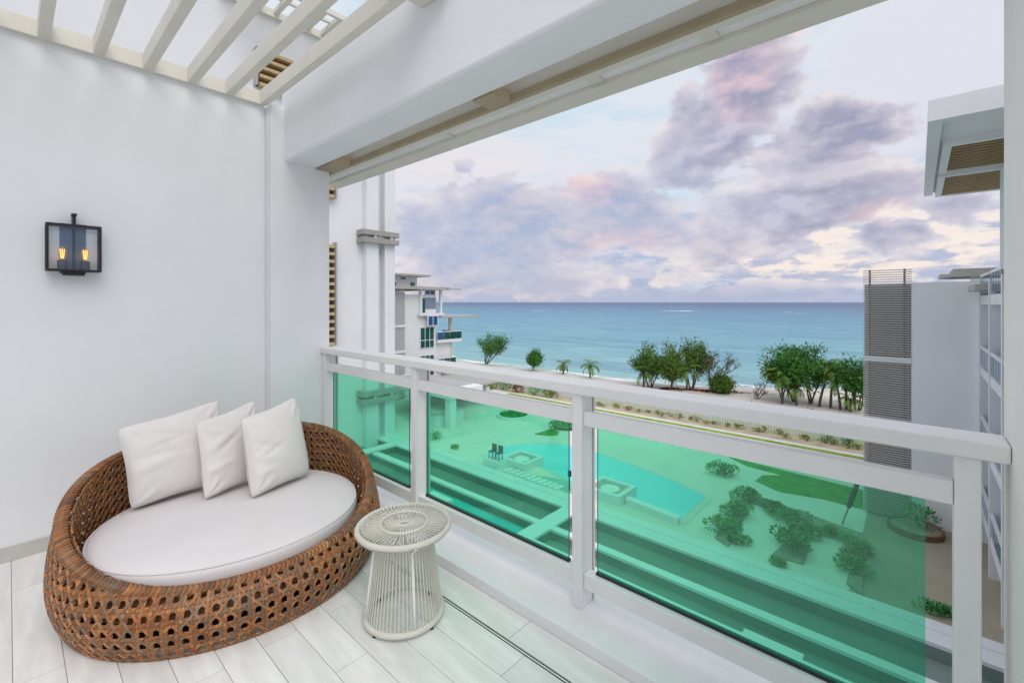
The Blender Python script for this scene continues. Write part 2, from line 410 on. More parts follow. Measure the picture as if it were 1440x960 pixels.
for yy in (.235, .344):
    MB().lathe([(0, 1.81), (.024, 1.81), (.024, 1.872), (0, 1.872)], (-4.13, yy), 20).build('socket', mat('socket_grey', (.05, .065, .09), .5) if 'socket_grey' not in MATS else MATS['socket_grey'], ln)
    bb = MB().lathe([(.012, 1.8725), (.014, 1.885), (.021, 1.91), (.022, 1.93), (.018, 1.95), (.008, 1.963), (0, 1.966)], (-4.13, yy), 16).build('bulb', BULB, ln, smooth=True)
    ff = MB()
    for k in range(6):
        a = k*pi/3; ff.tube([(-4.13+.006*cos(a), yy+.006*sin(a), 1.885), (-4.13+.012*cos(a), yy+.012*sin(a), 1.945)], .0022, 5)
    ff.build('filament', FILAMENT, bb)

# ------------------------------------------------------------------ wicker daybed
DC = (-3.143, .957); DA, DB, DPH, DAL = .808, .756, .197, .123
DL = (sin(DPH), cos(DPH)); DBK = (-cos(DPH), sin(DPH))
def dshape(th, off=0.):
    c, s = cos(th), sin(th); u = (DA+off)*c; w_ = (DB+off)*s
    return DC[0]+u*DL[0]+w_*DBK[0], DC[1]+u*DL[1]+w_*DBK[1]
def drim(th):
    X, Y = dshape(th); q = ((X-DC[0])*-cos(DAL)+(Y-DC[1])*sin(DAL))/((DA+DB)/2)
    q = min(1, max(0, (q+1)/2))**.916; return .258+(.66-.258)*q*q*(3-2*q)
def dprof(z, rz, th=0.):
    fr = max(0, -sin(th)); bul = .020+.050*fr; q = z/max(.05, rz)
    if q < .5: return bul-(.075-.045*fr)*((.5-q)/.5)**2
    return bul-(bul+.006)*((q-.5)/.5)**2
NT_ARC = 720; ARC = [0]
for i in range(NT_ARC):
    a, b2 = dshape(2*pi*i/NT_ARC, .05), dshape(2*pi*(i+1)/NT_ARC, .05); ARC.append(ARC[-1]+math.dist(a, b2))
CELLS = 94
def th_of(u):       # u in cells around
    s_ = (u % CELLS)/CELLS*ARC[-1]; lo, hi = 0, NT_ARC
    while hi-lo > 1:
        m_ = (lo+hi)//2
        if ARC[m_] <= s_: lo = m_
        else: hi = m_
    return 2*pi*(lo+(s_-ARC[lo])/(ARC[hi]-ARC[lo]))/NT_ARC
THC = {}
def thq(u):
    k = round(u*32)
    if k not in THC: THC[k] = th_of(k/32)
    return THC[k]
CS = ARC[-1]/CELLS
random.seed(11)
PAL = [(.62, .245, .08), (.49, .185, .06), (.72, .31, .105), (.33, .145, .06), (.29, .18, .115), (.57, .21, .065), (.42, .235, .12), (.41, .155, .05)]
def weave(inner):
    b = MB()
    def P(u, v, n):
        th = thq(u); rz = drim(th)+.005; z = v*CS+.004; zz = min(z, rz)
        o = dprof(zz, rz, th)+(n if not inner else -.055-n*1.0)
        x, y = dshape(th, o); return (x, y, zz)
    def strip(u0, v0, u1, v1, wd, h0, h1, n=3, over=.003):
        du, dv = u1-u0, v1-v0; ln_ = math.hypot(du, dv); px, py = -dv/ln_*wd/2, du/ln_*wd/2
        vs = []
        for k in range(n+1):
            f_ = k/n; u = u0+du*f_; v = v0+dv*f_; h = h0+(h1-h0)*f_+over*sin(pi*f_)*.5
            for sgn, dh in ((-1, -.0035), (-.6, .0006), (.6, .0006), (1, -.0028)): vs.append(P(u+px*sgn, v+py*sgn, h+dh))
        fs = []
        for k in range(n):
            for j in range(3):
                q = (k*4+j, k*4+j+1, k*4+j+5, k*4+j+4); fs.append(q if inner else q[::-1])
        b.add(vs, fs)
    def tone(seed, seed2=0):
        r = random.Random(repr(seed)); c = r.choice(PAL); r2 = random.Random(repr((seed, seed2))); k = r2.uniform(.72, 1.12)
        return (c[0]*k, c[1]*k, c[2]*k)
    sgnn = 1
    for i in range(CELLS):
        top = int((drim(thq(i+.5))+.0)/CS)
        for j in range(top+1):
            if inner and j < 3: continue
            z_c = j*CS+.004
            lim = drim(thq(i+.5))
            if z_c > lim+.01: continue
            for q, e in ((0, .145), (1, -.145)):
                b.cc = tone(('h', j, q, i//5), i); up_ = (i+j+q) % 2
                strip(i, j+e, i+.5, j+e, .27, .001+.0025*up_, .001+.0025*(1-up_), 2)
                strip(i+.5, j+e, i+1, j+e, .27, .001+.0025*(1-up_), .001+.0025*up_, 2)
            if (j+.5)*CS+.004 < lim+CS*.5:
                for q, e in ((0, .145), (1, -.145)):
                    b.cc = tone(('v', i, q, j//3), j); up_ = (i+j+q+1) % 2
                    strip(i+e, j, i+e, j+.5, .27, .001+.0025*up_, .001+.0025*(1-up_), 2)
                    strip(i+e, j+.5, i+e, j+1, .27, .001+.0025*(1-up_), .001+.0025*up_, 2)
                for k, (ua, va, ub, vb) in enumerate(((.5, 0, 0, .5), (.5, 0, 1, .5), (0, .5, .5, 1), (1, .5, .5, 1))):
                    b.cc = tone(('d', (i+j if k in (0, 3) else i-j), k, (i+j)//4), i)
                    strip(i+ua, j+va, i+ub, j+vb, .20, .0045+.0025*((i+j+k) % 2), .0045+.0025*((i+j+k+1) % 2), 2, .002)
    return b
db = thing('daybed', 'round brown woven wicker daybed with a high curved back', 'daybed', (DC[0], DC[1], 0))
tag(weave(False).build('outer_weave', WICK, db), kind='stuff')
tag(weave(True).build('inner_weave', WICK, db), kind='stuff')
# wrapped rim
b = MB(); NW = 230; NS = 10; SUB = 3
rings = []
for i in range(NW*SUB):
    th = 2*pi*i/(NW*SUB); rz = drim(th)
    c_ = Vector((*dshape(th, -.024), rz)); th2 = th+.01
    tan = (Vector((*dshape(th2, -.024), drim(th2)))-c_).normalized(); side = tan.cross(Vector((0, 0, 1))).normalized(); upv = side.cross(tan)
    rings.append((c_, tan, side, upv))
for wi in range(NW):
    c0 = random.choice(PAL); c1 = PAL[(wi//7) % len(PAL)]; c0 = [(p+q)/2 for p, q in zip(c0, c1)]; k = random.uniform(.6, 1.0); b.cc = (c0[0]*k, c0[1]*k, c0[2]*k)
    vs = []; slant = .020
    for sI in range(SUB+1):
        c_, tan, side, upv = rings[(wi*SUB+sI) % (NW*SUB)]; fr = sI/SUB
        rad_ = .022+.006*sin(pi*fr)+random.uniform(0, .0012)-.003*fr
        for k in range(NS):
            a = 2*pi*k/NS
            vs.append(c_+side*cos(a)*(rad_+.005)+upv*sin(a)*rad_*.9+tan*(slant*sin(a+.6)))
    fs = []
    for sI in range(SUB):
        for k in range(NS): fs.append((sI*NS+k, (sI+1)*NS+k, (sI+1)*NS+(k+1) % NS, sI*NS+(k+1) % NS))
    b.add(vs, fs)
b.build('wrapped_rim', WICK, db)
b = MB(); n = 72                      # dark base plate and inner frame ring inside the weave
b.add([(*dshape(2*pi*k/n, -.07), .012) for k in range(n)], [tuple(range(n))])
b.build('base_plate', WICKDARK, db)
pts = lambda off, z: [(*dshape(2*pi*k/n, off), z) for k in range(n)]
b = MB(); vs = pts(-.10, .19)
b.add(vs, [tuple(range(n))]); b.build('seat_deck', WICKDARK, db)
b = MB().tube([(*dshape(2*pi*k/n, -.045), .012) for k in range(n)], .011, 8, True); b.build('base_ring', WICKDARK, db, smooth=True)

# seat cushion
b = MB(); n = 96; CUR = .862; cx, cy = DC[0]+.034, DC[1]-.015
prof = [(-.05, .205), (-.008, .215), (0, .235), (.002, .30), (-.003, .318), (-.012, .329), (-.03, .337), (-.10, .347), (-.22, .354), (-.42, .358), (-.6, .359)]
vs = []
for off, z in prof:
    for k in range(n):
        th = 2*pi*k/n; u = (DA*CUR+off)*cos(th); w_ = (DB*CUR+off)*sin(th)
        wr = .0025*sin(th*5+1)*math.exp(-((off+.05)/.1)**2)+.003*sin(th*3)
        vs.append((cx+u*DL[0]+w_*DBK[0], cy+u*DL[1]+w_*DBK[1], z+(wr if z > .25 else 0)))
fs = [(i*n+k, i*n+(k+1) % n, (i+1)*n+(k+1) % n, (i+1)*n+k) for i in range(len(prof)-1) for k in range(n)]
fs.append(tuple((len(prof)-1)*n+k for k in range(n))); fs.append(tuple(range(n))[::-1])
b.add(vs, fs); sc_ = tag(b.build('seat_cushion', CUSH, smooth=True), 'thick oval pale lilac seat cushion lying in the daybed', 'cushion')
ring = [(cx+(DA*CUR-.008)*cos(2*pi*k/n)*DL[0]+(DB*CUR-.008)*sin(2*pi*k/n)*DBK[0], cy+(DA*CUR-.008)*cos(2*pi*k/n)*DL[1]+(DB*CUR-.008)*sin(2*pi*k/n)*DBK[1], .326+.003*sin(6*pi*k/n)) for k in range(n)]
MB().tube(ring, .0045, 6, True).build('piping', CUSH, sc_, smooth=True)

# pillows
def pillow(bl_, br_, tl_, tr_, label, seed, th=.095):
    r = random.Random(seed); n = 34; bl_, br_, tl_, tr_ = map(Vector, (bl_, br_, tl_, tr_))
    wv = (br_-bl_).normalized(); hv = (tl_-bl_).normalized(); nv = wv.cross(hv).normalized()
    if nv.dot(Vector((1, -.3, .2))) < 0: nv = -nv
    folds = [(r.uniform(-.9, -.2), r.uniform(-.6, .6), r.uniform(-.5, .5), r.uniform(.06, .16)) for _ in range(5)]
    vs = []
    for side in (1, -1):
        for j in range(n+1):
            for i in range(n+1):
                s_ = -1+2*i/n; t_ = -1+2*j/n
                ps = s_*(1-.075*(1-t_*t_)*abs(s_)**3); pt = t_*(1-.085*(1-s_*s_)*abs(t_)**3)
                u = (ps+1)/2; v = (pt+1)/2
                cr = (s_*s_*t_*t_)**2.2*.075; u += (.5-u)*cr; v += (.5-v)*cr
                p = bl_*(1-u)*(1-v)+br_*u*(1-v)+tl_*(1-u)*v+tr_*u*v
                e = max(0, (1-s_*s_)*(1-t_*t_)); h = th*(e**.42)*(1-.12*t_)
                wr = 0
                for fs_, ft_, ang, wd in folds:
                    dx = s_-fs_; dy = t_-ft_; q = dy*cos(ang)-dx*sin(ang); al = dx*cos(ang)+dy*sin(ang)
                    wr += .011*math.exp(-(q/wd)**2*3)*math.exp(-(al/.45)**2)*(1 if wd > .1 else -1)
                for cs, ct in ((-1, -1), (1, -1), (-1, 1), (1, 1)):
                    dd = math.hypot(s_-cs, t_-ct); aa = math.atan2(t_-ct, s_-cs)
                    wr += .007*sin(aa*11+seed)*math.exp(-((dd-.35)/.25)**2)
                wr *= min(1, e*6)
                vs.append(p+nv*side*(h+wr))
    m_ = (n+1)*(n+1); fs = []
    for j in range(n):
        for i in range(n):
            a = j*(n+1)+i; q = (a, a+1, a+n+2, a+n+1); fs.append(q); fs.append(tuple(m_+k for k in q[::-1]))
    b = MB().add(vs, fs); o = b.build('pillow', FABRIC, smooth=True)
    return tag(o, label, 'pillow', 'white pillows on the daybed')
pillow((-3.47, .475, .36), (-3.53, .97, .365), (-3.62, .43, .84), (-3.70, 1.02, .925), 'left white pillow, the widest, nearest the left side of the daybed', 2)
pillow((-3.30, .81, .36), (-3.42, 1.18, .37), (-3.46, .80, .83), (-3.62, 1.22, .90), 'middle white pillow wedged between two others', 5, .07)
pillow((-3.10, 1.01, .36), (-3.24, 1.45, .365), (-3.27, 1.00, .85), (-3.42, 1.42, .92), 'right white pillow, standing in front of the middle one', 9)

# side table
TC = (-1.965, 1.36)
st = thing('side_table', 'round white corded side table with flared drum base beside the daybed', 'table', (TC[0], TC[1], 0))
def circ(r, z, n=48, ph=0): return [(TC[0]+r*cos(2*pi*k/n+ph), TC[1]+r*sin(2*pi*k/n+ph), z) for k in range(n)]
MB().tube(circ(.229, .458, 64), .014, 10, True).build('top_ring', CORD, st, smooth=True)
MB().tube(circ(.118, .472, 48), .0075, 8, True).build('inner_ring', CORD, st, smooth=True)
MB().tube(circ(.024, .464, 24), .008, 6, True).build('hub_ring', CORD, st, smooth=True)
MB().tube(circ(.192, .026, 64), .015, 10, True).build('base_ring', CORD, st, smooth=True)
MB().tube(circ(.140, .385, 48), .006, 6, True).build('neck_ring', CORD, st, smooth=True)
b = MB(); NCD = 60
for k in range(NCD):
    a = 2*pi*k/NCD; a2 = a+.10; p = lambda r, z, a_=a: (TC[0]+r*cos(a_), TC[1]+r*sin(a_), z)
    b.tube([p(.118, .467), p(.215, .474)], .0034, 5)
    if k % 2 == 0: b.tube([p(.024, .463), p(.118, .469)], .0030, 5)
    if k % 2: b.tube([p(.118, .460, a+.05), p(.215, .464, a+.05)], .003, 5)
tag(b.build('top_cords', CORD, st), kind='stuff')
b = MB()
for k in range(NCD):
    a = 2*pi*k/NCD; p = lambda r, z, a_=a: (TC[0]+r*cos(a_), TC[1]+r*sin(a_), z)
    b.tube([p(.228, .437), p(.180, .408), p(.144, .385), p(.150, .34), p(.170, .18), p(.190, .03)], .0034, 5)
    b.tube([p(.205, .437, a+.04), p(.165, .41, a+.04), p(.136, .385, a+.04)], .0022, 5)
tag(b.build('drum_cords', CORD, st), kind='stuff')
a0 = math.atan2(-1.36-.1, 1.965-.2)
for k in range(4):
    a = a0+.35+k*pi/2; p = lambda r, z: (TC[0]+r*cos(a), TC[1]+r*sin(a), z)
    MB().tube([p(.218, .44), p(.148, .385), p(.154, .34), p(.174, .18), p(.193, .03)], .0075, 8).build('leg', W_PAINT, st, smooth=True)
    MB().lathe([(0, 0), (.010, 0), (.010, .012), (0, .012)], (TC[0]+.19*cos(a+.5), TC[1]+.19*sin(a+.5)), 10).build('foot', RUBBER, st)

exec_outdoor = True
# ================================================================== OUTDOORS
SAND = mat('sand', (.54, .50, .455), .95, .10, .35, .3, 3, dirt=((.44, .39, .34), .45, .12))
DECK = mat('pale_deck_paving', (.71, .68, .62), .8, .05, .3, .05, 8, dirt=((.60, .57, .51), .5, .25))
PATHM = mat('path_paving', (.66, .62, .58), .85, .04, .5)
TERR = mat('grey_terrace', (.21, .275, .25), .8, .10, .4, dirt=((.15, .20, .18), .6, .3))
TANP = mat('tan_paving', (.36, .325, .245), .85, .08, .3, dirt=((.29, .265, .20), .5, .5))
LAWN = mat('lawn_green', (.05, .26, .03), .9, .25, 1.2, .4, 12)
GRASSY = mat('lawn_strip', (.20, .32, .02), .9, .25, 1.5, .4, 12)
GBLOCK = mat('grey_block', (.42, .42, .43), .7, .05, .5)
LATT = mat('grey_louvre', (.62, .60, .57), .6, .06, 1.0)
BRK = mat('bracket_grey', (.33, .32, .30), .7, .05, .8)
BRSLAT = mat('brown_slat', (.30, .20, .08), .6, .1, 2)
YELSLAT = mat('pale_wood_slat', (.50, .38, .20), .6, .1, 2)
ROOFG = mat('grey_roof_edge', (.40, .39, .37), .7, .05, .5)
WINGLASS = mat('dark_teal_glass', (.015, .09, .08), .08, .3, .4, spec=.8)
BLUEGLASS = mat('blue_glass', (.02, .07, .20), .08, .3, .4, spec=.8)
TEALGLASS = mat('pale_teal_glass', (.10, .34, .40), .1, .2, .4, spec=.8)
RAILDK = mat('blue_grey_rail_glass', (.07, .17, .32), .12, .2, .5, spec=.8)

# --- ground sheet with the sloping beach
shore_pts = [(-400, 75), (-120, 66.5), (-66.4, 69.5), (-48.7, 70.2), (-37, 70.5), (-27.9, 71.8), (-19, 77), (-11.5, 83.4), (-6.5, 86.4), (10, 90), (60, 100), (400, 140)]
def shore(x):
    for (a, ya), (c, yc) in zip(shore_pts, shore_pts[1:]):
        if a <= x <= c: return ya+(yc-ya)*(x-a)/(c-a)
    return 90
SEA = -12.0
xs = [-1500, -400, -200, -120]+[-100+2.5*k for k in range(48)]+[25, 40, 60, 120, 400, 1500]
b = MB(); rowsN = [-300, -20, 24.36, 24.40, 30, 45, 56]; vs = []; fs = []
prof = [(-12, .22), (-6, .12), (-3, -.28), (-.8, -.78), (0, -1.0), (2, -1.4), (8, -2.2), (60, -6)]
rnd = random.Random(4); nx = len(xs)
for y in rowsN: vs += [(x, y, G-.012 if y > 24.38 else -12.6) for x in xs]
for dy, dz in prof:
    for x in xs:
        vs.append((x, max(58.5, shore(max(-400, min(400, x)))+dy*(1 if dy > -1 else .9))+.4*sin(x*.35)+rnd.uniform(-.25, .25), G+dz+(rnd.uniform(-.05, .05) if dz > -1 else 0)))
for r in range(len(rowsN)+len(prof)-1):
    for i in range(nx-1): fs.append((r*nx+i, r*nx+i+1, (r+1)*nx+i+1, (r+1)*nx+i))
b.add(vs, fs); structure(b, 'beach', SAND, smooth=True)

# --- sea
def sea_material():
    m = bpy.data.materials.new('sea_water'); m.use_nodes = True; N = NT(m.node_tree); N.n.clear()
    o = N.node('ShaderNodeOutputMaterial'); p = N.node('ShaderNodeBsdfPrincipled'); N.l.new(p.outputs[0], o.inputs[0])
    d = N.node('ShaderNodeAttribute', attribute_name='shore').outputs['Fac']
    co = N.node('ShaderNodeTexCoord').outputs['Object']
    ld = N.m('LOGARITHM', N.m('ADD', d, 1.0), 10.0)                    # 0..4.6
    pat = N.noise(N.vm('MULTIPLY', co, (.012, .03, 1)), 1, 6, .6)
    ldn = N.m('ADD', ld, N.m('MULTIPLY', N.m('SUBTRACT', pat, .5), .7))
    col = N.ramp(N.m('DIVIDE', ldn, 4.6), [(0, L(176, 190, 184)), (.20, L(124, 176, 178)), (.38, L(98, 162, 178)), (.52, L(84, 144, 172)), (.62, L(78, 124, 158)), (.72, L(68, 94, 132)), (1, L(72, 94, 130))])
    streak = N.noise(N.vm('MULTIPLY', co, (.006, .05, 1)), 1, 6, .65)
    col = N.mix(N.m('MULTIPLY', N.smooth(streak, .48, .62), .4), col, L(60, 118, 156))
    rip = N.noise(N.vm('MULTIPLY', co, (.05, .35, 1)), 1, 6, .62)
    col = N.mix(N.m('MULTIPLY', N.smooth(rip, .5, .64), N.smooth(d, 900, 20, 0, .55)), col, L(150, 196, 204))
    foam_n = N.noise(N.vm('MULTIPLY', co, (.10, .34, 1)), 1, 8, .66)
    near = N.smooth(d, 9, .5)
    foam = N.m('MULTIPLY', N.smooth(N.m('ADD', foam_n, N.m('MULTIPLY', near, .12)), .60, .70), N.smooth(d, 14, 6))
    reef = N.m('MULTIPLY', N.smooth(d, 260, 420), N.smooth(d, 1500, 800))
    rf = N.m('MULTIPLY', N.smooth(N.noise(N.vm('MULTIPLY', co, (.012, .012, 1)), 1, 7, .72), .615, .66), reef)
    fm = N.m('MAXIMUM', foam, rf)
    col = N.mix(fm, col, (.82, .84, .85))
    df = N.node('ShaderNodeBsdfDiffuse'); N.put(df.inputs[0], col); gl = N.node('ShaderNodeBsdfGlossy'); N.put(gl.inputs['Roughness'], .28)
    frn = N.node('ShaderNodeFresnel'); N.put(frn.inputs[0], 1.33)
    mxs = N.node('ShaderNodeMixShader'); N.put(mxs.inputs[0], N.m('MULTIPLY', N.m('MINIMUM', frn.outputs[0], .29), N.m('SUBTRACT', 1, fm)))
    N.l.new(df.outputs[0], mxs.inputs[1]); N.l.new(gl.outputs[0], mxs.inputs[2]); N.l.new(mxs.outputs[0], o.inputs[0])
    bp = N.node('ShaderNodeBump'); N.put(bp.inputs['Strength'], .6); N.put(bp.inputs['Distance'], .8)
    wv = N.m('ADD', N.noise(N.vm('MULTIPLY', co, (.10, .28, 1)), 1, 6, .6), N.m('MULTIPLY', N.noise(N.vm('MULTIPLY', co, (.9, 1.6, 1)), 1, 3, .6), .25))
    N.put(bp.inputs['Height'], wv); N.l.new(bp.outputs[0], df.inputs['Normal']); N.l.new(bp.outputs[0], gl.inputs['Normal']); N.n.remove(p)
    return m
b = MB(); sxs = [-400, -200, -120]+[-100+5*k for k in range(28)]+[60, 120, 250, 400]
ds = [-3, 0, 2, 4, 7, 11, 16, 25, 40, 70, 120, 220, 420, 800, 1600, 3500, 8000, 20000, 60000]
vs = [(x*(1+max(0, d)/60.), shore(x)+d, SEA) for d in ds for x in sxs]; nx = len(sxs)
fs = [(r*nx+i, r*nx+i+1, (r+1)*nx+i+1, (r+1)*nx+i) for r in range(len(ds)-1) for i in range(nx-1)]
b.add(vs, fs); sea = structure(b, 'sea', sea_material())
a_ = sea.data.attributes.new('shore', 'FLOAT', 'POINT'); a_.data.foreach_set('value', [max(0, d) for d in ds for x in sxs])

# --- courtyard surfaces
def sheet(poly, z, name, m, th=.03):
    return structure(MB().prism(poly, z-th, z), name, m)
deck = sheet([(-60, 24.42), (-2.25, 24.42), (-2.25, 47.2), (-60, 47.2)], G+.02, 'pool_deck', DECK, .03)
sheet([(-2.248, 24.42), (12, 24.42), (12, 47.2), (-2.248, 47.2)], G+.02, 'tan_courtyard', TANP, .03)
sheet([(-60, 47.202), (12, 47.202), (12, 49.75), (-60, 49.75)], G+.02, 'planting_strip', mat('bed_soil', (.42, .36, .25), .95, .2, .8, .3, 4), .03)
lw = [at(x, y, G+.03) for x, y in ((1022, 641), (1065, 652), (1214, 689), (1214, 716), (1160, 702), (1095, 691), (1062, 676), (1072, 668), (1100, 668), (1050, 655))]
sheet(lw, G+.045, 'lawn', LAWN, .03)
sheet([(-60, 49.76), (10, 49.76), (10, 53.2), (-60, 53.2)], G+.02, 'seaside_lawn', GRASSY, .02)
gs = [(-42, 45.66), (-2.3, 45.66), (-2.3, 46.42), (-42, 46.42)]
sheet(gs, G+.035, 'grass_strip', GRASSY, .02)
pth = [(-60, 43.6), (-2.25, 43.6), (-2.25, 47.19), (-60, 47.19)]
sheet(pth, G+.027, 'path', PATHM, .006)
# pool
def pool_mat(name, c0, c1):
    m = bpy.data.materials.new(name); m.use_nodes = True; N = NT(m.node_tree); N.n.clear()
    o = N.node('ShaderNodeOutputMaterial'); p = N.node('ShaderNodeBsdfPrincipled'); N.l.new(p.outputs[0], o.inputs[0])
    co = N.node('ShaderNodeTexCoord').outputs['Object']
    N.put(p.inputs['Base Color'], N.mix(N.smooth(N.noise(co, .25, 5, .55), .35, .65), c0, c1)); N.put(p.inputs['Roughness'], .06); N.put(p.inputs['IOR'], 1.33)
    bp = N.node('ShaderNodeBump'); N.put(bp.inputs['Strength'], .12); N.put(bp.inputs['Distance'], .05); N.put(bp.inputs['Height'], N.noise(co, 2.2, 3)); N.l.new(bp.outputs[0], p.inputs['Normal'])
    return m
POOL = pool_mat('pool_water', (.17, .68, .80), (.26, .77, .86))
PLUNGE = pool_mat('plunge_water', (.05, .46, .48), (.09, .54, .52))
SHELF = pool_mat('shallow_water', (.30, .52, .45), (.34, .56, .48))
def smoothpoly(p, it=2):
    for _ in range(it):
        q = []
        for i in range(len(p)):
            a, c = p[i], p[(i+1) % len(p)]; q += [(a[0]*.75+c[0]*.25, a[1]*.75+c[1]*.25), (a[0]*.25+c[0]*.75, a[1]*.25+c[1]*.75)]
        p = q
    return p
far = [at(x, y, G) for x, y in ((683, 641), (705, 630), (730, 625), (762, 624), (795, 626), (842, 638), (890, 655), (950, 678), (993, 699))]
near = [at(x, y, G) for x, y in ((955, 733), (890, 707), (845, 692), (800, 676), (762, 657), (735, 650), (700, 648))]
pool = far+near
cxp = sum(p[0] for p in pool)/len(pool); cyp = sum(p[1] for p in pool)/len(pool)
cop = [(cxp+(x-cxp)*1.045, cyp+(y-cyp)*1.09) for x, y in pool]
structure(MB().prism(cop, G-.2, G+.045), 'pool_coping', PATHM)
structure(MB().prism(pool, G-.3, G+.055), 'pool_water', POOL)
shelf = [at(x, y, G) for x, y in ((742, 668), (800, 676), (845, 692), (836, 700), (796, 692), (726, 664))]
structure(MB().prism(shelf, G-.1, G+.062), 'shallow_shelf', SHELF)
# stepping slabs along the pool
for k in range(10):
    f_ = k/9; c0 = at(709+70*f_, 664+25*f_, G); c1 = at(722+70*f_, 660+25*f_, G)
    dx, dy = c1[0]-c0[0], c1[1]-c0[1]; ln_ = math.hypot(dx, dy); nxv = (dy/ln_*.17, -dx/ln_*.17)
    MB().prism([(c0[0]-nxv[0], c0[1]-nxv[1]), (c1[0]-nxv[0], c1[1]-nxv[1]), (c1[0]+nxv[0], c1[1]+nxv[1]), (c0[0]+nxv[0], c0[1]+nxv[1])], G+.03, G+.13).build('stepping_slab', W_PAINT, deck, off=(0, 0, 0))
def spa(px, py, ux, uy, label):
    c = at(px, py, G+.6); t = thing('spa_tub', label, 'hot tub', (c[0], c[1], G)); a, d2 = ux/2, uy/2
    MB().box(c[0]-a, c[0]+a, c[1]-d2, c[1]-d2+.3, G, G+.6).box(c[0]-a, c[0]+a, c[1]+d2-.3, c[1]+d2, G, G+.6).box(c[0]-a, c[0]-a+.3, c[1]-d2+.3, c[1]+d2-.3, G, G+.6).box(c[0]+a-.3, c[0]+a, c[1]-d2+.3, c[1]+d2-.3, G, G+.6).build('surround', W_OUT, t)
    MB().box(c[0]-a+.3, c[0]+a-.3, c[1]-d2+.3, c[1]+d2-.3, G+.02, G+.42).build('inner_floor', mat('spa_tile'+label[:5], (.36, .42, .38), .5), t)
    MB().lathe([(0, G+.50), (.55, G+.50), (.62, G+.47), (.62, G+.421)], c, 28).build('round_lid', W_PAINT, t, smooth=False)
spa(734, 642, 2.5, 2.3, 'square white spa surround with round lid, beside the stepping slabs')
spa(858, 683, 2.6, 2.3, 'square white spa surround with round lid, at the pool edge right of the post')
# low wall at the pool's near edge
c0, c1 = at(884, 706, G), at(957, 735, G)
tag(MB().prism([c0, c1, (c1[0]+.05, c1[1]-.5), (c0[0]+.05, c0[1]-.5)], G+.02, G+.42).build('pool_wall', W_OUT), 'low white wall between the spa and the pointed pool corner', 'wall')
# chairs by the pool, on a plinth
c = at(697, 655, G)
pl = tag(MB().box(c[0]-.7, c[0]+.7, c[1]-.55, c[1]+.55, G, G+.55).build('plinth', W_OUT), 'square pale plinth under the two pool chairs', 'plinth')
CHAIRM = mat('dark_teal_plastic', (.02, .10, .10), .5)
def pchair(cx, cy, z, label):
    t = thing('pool_chair', label, 'chair', (cx, cy, z), 'chairs on the pool plinth')
    for sx in (-.2, .2):
        for sy in (-.2, .2): MB().tube([(cx+sx, cy+sy, z), (cx+sx*.9, cy+sy*.9, z+.5)], .03, 6).build('leg', CHAIRM, t)
    MB().box(cx-.24, cx+.24, cy-.24, cy+.24, z+.5, z+.56).build('seat', CHAIRM, t)
    MB().box(cx-.24, cx+.24, cy+.19, cy+.24, z+.561, z+1.05).build('backrest', CHAIRM, t)
pchair(c[0]-.33, c[1], G+.55, 'dark teal pool chair on the plinth, left one')
pchair(c[0]+.33, c[1], G+.55, 'dark teal pool chair on the plinth, right one')
c = at(801, 690, G)
t = thing('deck_lamp', 'small dark deck lamp post half hidden by the middle railing post', 'lamp', (c[0], c[1], G))
MB().tube([(c[0], c[1], G), (c[0], c[1], G+1.0)], .04, 8).build('pole', DARK, t)
MB().tube([(c[0], c[1], G+1.0), (c[0], c[1], G+1.35)], .13, 10).build('lamp_head', DARK, t)

# --- sunken terraces
structure(MB().box(-60, 12, 2.2, 22.88, -11.62, -11.6), 'sunken_terrace', TERR)
def wall(x0, x1, y0, y1, z0, z1, label):
    o = tag(MB().box(x0, x1, y0, y1, z0, z1-.16).build('terrace_wall', TERR), label, 'wall', 'white walls between the sunken terraces')
    MB().box(x0-.03, x1+.03, y0-.03, y1+.03, z1-.159, z1).build('coping', W_OUT, o, bevel=.015, off=(0, 0, 0))
wall(-60, 12, 23.78, 24.41, -12.3, G+.06, 'long white parapet edging the pool deck, on its deck side')
wall(-60, 12, 22.9, 23.72, -12.3, G+.02, 'long white parapet next to the deck parapet, on the dark terrace side')
wall(-26.9, -16.3, 20.25, 20.65, -12.3, G-.02, 'white terrace beam seen through the middle glass panel above the plunge pool')
wall(-15.3, 12, 20.25, 20.65, -12.3, G-.02, 'white terrace beam running across the whole right glass panel')
wall(-34, -27.5, 20.4, 20.95, -12.3, G-.02, 'short white terrace beam low in the left glass panel')
wall(-15.3, 12, 18.35, 18.75, -12.3, G-.02, 'lowest white terrace beam along the foot of the right glass panel')
wall(-26.9, -16.3, 18.0, 18.4, -12.3, G-.02, 'lowest white terrace beam below the plunge pool')
wall(-16.3, -15.3, 2.4, 22.88, -12.3, G, 'white cross wall at the right end of the plunge pool terrace')
wall(-35.4, -34.4, 2.4, 22.88, -12.3, G, 'white cross wall below the tower in the left glass panel')
structure(MB().box(-25.5, -16.6, 18.45, 19.9, -11.58, -11.45), 'plunge_pool', PLUNGE)
for (px, py), lb in (((985, 868), 'small white box on the terrace floor in the right glass panel'), ((1085, 905), 'white bench slab on the terrace floor in the right glass panel'), ((619, 697), 'white step slab on the terrace at the left end of the plunge pool')):
    c = at(px, py, -11.15); hx_ = 1.0 if 'box' not in lb else .3
    tag(MB().box(c[0]-hx_, c[0]+hx_, c[1]-.25, c[1]+.25, -11.59, -11.15).build('terrace_bench', W_OUT, bevel=.02), lb, 'bench')

